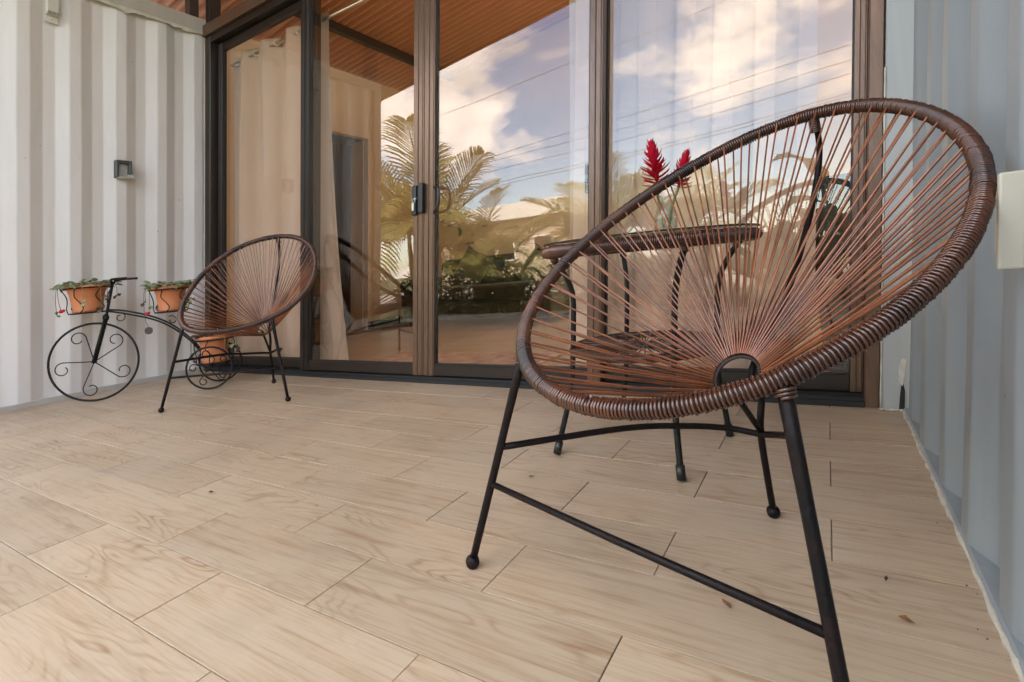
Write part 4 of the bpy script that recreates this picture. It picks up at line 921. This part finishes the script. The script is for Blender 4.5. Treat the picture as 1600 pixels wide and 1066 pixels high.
palm(2.6, -5.0, 3, 1.4, 1.7, 7, 26, 'palm at the far right of the garden')
def blade_mesh(name, ln, wd, droop, seed):
    rr = random.Random(seed); n = 10; vs = []; fs = []
    for i in range(n+1):
        s = i/n; w_ = wd*math.sin(PI*(0.04+0.96*s)**0.8)*(1 if s < 0.999 else 0.05)
        x = ln*s*(1-0.2*droop*s); z = 0.9*ln*s-droop*ln*s*s
        for k, u in enumerate((-1, -0.5, 0, 0.5, 1)):
            vs.append((x, u*w_, z+0.10*abs(u)*wd*2-0.02*math.sin(s*22+k)*abs(u)))
    for i in range(n):
        for k in range(4): fs.append((i*5+k, i*5+k+1, (i+1)*5+k+1, (i+1)*5+k))
    me = bpy.data.meshes.new(name); me.from_pydata(vs, [], fs); me.polygons.foreach_set('use_smooth', [True]*len(fs)); me.materials.append(M['broad']); return me
BL = [blade_mesh('leaf', 1.0, 0.16, 0.35, 1), blade_mesh('leaf', 1.0, 0.19, 0.75, 2), blade_mesh('leaf', 1.0, 0.14, 1.05, 3)]
def broad(x, y, h, ln, nl, seed, label, flower=False):
    rr = random.Random(seed); t = thing('broadleaf_plant', label, 'plant', (x, y, -0.16), 'broad leaved plants in the garden')
    for k in range(nl):
        a = 2*PI*k/nl+rr.uniform(-.4, .4); hh = h*rr.uniform(0.45, 1.0); b = Vector((x+0.12*math.cos(a), y+0.12*math.sin(a), -0.16)); e = Vector((x+0.22*math.cos(a), y+0.22*math.sin(a), hh))
        MB().tube([b, (b+e)/2, e], [0.022, 0.017, 0.010], 6).build('stalk', M['stem'], t)
        o = bpy.data.objects.new('leaf', rr.choice(BL)); COL.objects.link(o); o.parent = t; o.location = e-Vector((x, y, -0.16)); s = ln*rr.uniform(.7, 1.15); o.scale = (s, s, s); o.rotation_euler = (rr.uniform(-.4,.4), rr.uniform(-.3,.5), a+rr.uniform(-.5,.5))
    if flower:
        mb = MB(); c = Vector((x, y, h+0.25)); MB().tube([(x, y, -0.16), c], 0.01, 6).build('flower_stalk', M['stem'], t)
        for i in range(40):
            f = i/40; a = i*2.4; o_ = Vector((math.cos(a), math.sin(a), 0)); p0 = c+Vector((0,0,0.16*f)); dr = (o_*(1-.5*f)+Vector((0,0,.6+f))).normalized(); sd_ = dr.cross(Vector((0,0,1))).normalized()*.008
            mb.add([p0-sd_, p0+sd_, p0+dr*.035+sd_, p0+dr*.055, p0+dr*.035-sd_], [(0,1,2,3,4)])
        mb.build('bracts', M['red'], t)
broad(-1.12, -1.95, 0.72, 0.58, 9, 31, 'broad leaved ginger with a red spike, reflected left of the chair spine', True)
broad(-0.52, -1.95, 0.80, 0.68, 9, 32, 'broad leaved plant reflected through the chair cords')
broad(0.20, -2.0, 1.15, 0.78, 9, 33, 'tall broad leaved plant reflected beside the right jamb')
broad(-1.75, -2.2, 0.5, 0.5, 8, 34, 'low broad leaved plant near the path')
broad(-4.4, -2.5, 0.55, 0.6, 9, 35, 'broad leaved plant reflected above the sofa')
def shrub(x, y, rx, rz_, n, m, seed, label):
    rr = random.Random(seed); t = thing('shrub', label, 'shrub', (x, y, -0.16), 'garden shrubs'); mb = MB()
    lob = [(Vector((rr.uniform(-.5,.5)*rx, rr.uniform(-.4,.4)*rx, rz_*rr.uniform(.35,.8))), rx*rr.uniform(.35,.6)) for _ in range(7)]
    for i in range(n):
        c, r = rr.choice(lob); d = Vector((rr.gauss(0,1), rr.gauss(0,1), rr.gauss(0,1))).normalized(); q = Vector((x, y, -0.16))+c+d*r*rr.uniform(.6,1.05)
        if q.z < -0.12: continue
        e = (d+Vector((rr.gauss(0,.6), rr.gauss(0,.6), rr.gauss(0,.6)))).normalized(); s_ = e.orthogonal().normalized(); l = rr.uniform(.05,.11)
        mb.add([q, q+e*l*.5-s_*l*.22, q+e*l, q+e*l*.5+s_*l*.22], [(0,1,2,3)])
    mb.build('foliage', m, t)
    for k in range(4): a = k*1.7; MB().tube([(x, y, -0.18), (x+.25*rx*math.cos(a), y+.25*rx*math.sin(a), rz_*.6)], [.02, .008], 6).build('stem', M['palm_trunk'], t)
sh_l = ['rounded green shrub behind the tall palm', 'green shrub below the latch reflection', 'yellow leaved shrub between the palms', 'green shrub behind the middle palm', 'yellow leaved shrub reflected above the sofa', 'green shrub behind the ginger', 'dark shrub near the right jamb reflection', 'green shrub right of the path']
for i, (x, y, rx, rz_, m) in enumerate([(-8.3,-5.2,.9,1.3,'shrub'),(-6.7,-4.9,.8,1.1,'shrub'),(-5.6,-4.2,.6,.8,'shrub_y'),(-4.6,-5.2,.8,1.0,'shrub'),(-3.2,-4.9,.6,.75,'shrub_y'),(-1.9,-4.4,.8,1.0,'shrub'),(-0.4,-4.2,.8,1.05,'shrub'),(1.4,-4.0,.8,1.2,'shrub')]):
    shrub(x, y, rx, rz_, 1500, M[m], 50+i, sh_l[i])
for i, (x, y, lb) in enumerate([(-6.3, -2.5, 'low shrub added to dim the reflection, at the left end of the path'), (-5.4, -2.45, 'low shrub added to dim the reflection, second along the path'), (-4.6, -2.35, 'low shrub added to dim the reflection, third along the path'), (-3.75, -2.4, 'low shrub added to dim the reflection, fourth along the path'), (-2.95, -2.35, 'low shrub added to dim the reflection, fifth along the path'), (-2.2, -2.4, 'low shrub added to dim the reflection, sixth along the path')]):
    shrub(x, y, 0.55, 0.62, 1100, M['shrub_d'], 80+i, lb)  # row with darkened leaves added to keep pale ground out of the glass
# neighbour house and overhead cables
hs_ = thing('neighbour_house', 'low beige house with a white flat roof across the garden', 'house', (-15.5, -23, -0.16))
MB().box(-20.5, -11.9, -26, -20.4, -0.16, 3.3).build('wall', M['house'], hs_)
MB().box(-21, -11.5, -26.5, -19.9, 3.3, 4.15).build('roof', M['house_white'], hs_, bevel=0.03)
for x in (-18.8, -15.6, -13.2):
    wn = MB().box(x-0.6, x+0.6, -20.40, -20.36, 1.0, 2.3).build('window', M['house_white'], hs_); MB().box(x-0.52, x+0.52, -20.358, -20.35, 1.08, 2.22).build('pane', M['cabinet'], wn)
def cable(p, q, sag, label, r=0.0075):
    p, q = Vector(p), Vector(q); d = q-p; a = p-d*1.2; b_ = q+d*0.8
    pts = [a+(b_-a)*i/40+Vector((0,0,-sag*4*(i/40)*(1-i/40)+0.8*sag)) for i in range(41)]
    o = MB().tube(pts, r, 5).build('power_cable', M['cable'], None, org=pts[0]); tag(o, label, 'cable', 'overhead cables across the garden')
names = ['highest overhead cable, reflected across both clouds', 'second overhead cable from the top', 'third overhead cable from the top', 'fourth overhead cable from the top', 'upper of the two lowest overhead cables', 'lowest overhead cable of all, just above the foliage']
for nm, p, q in zip(names, [(-11.673,-10,6.306),(-10.735,-10,4.344),(-4.196,-10,4.441),(-4.23,-10,4.113),(-4.274,-10,3.676),(-4.28,-10,3.58)], [(-1.697,-10,7.129),(1.044,-10,5.135),(1.008,-10,4.779),(0.977,-10,4.467),(0.932,-10,4.021),(0.925,-10,3.94)]):
    cable(p, q, 0.25, nm)
# make sure the scene has no leftovers without materials
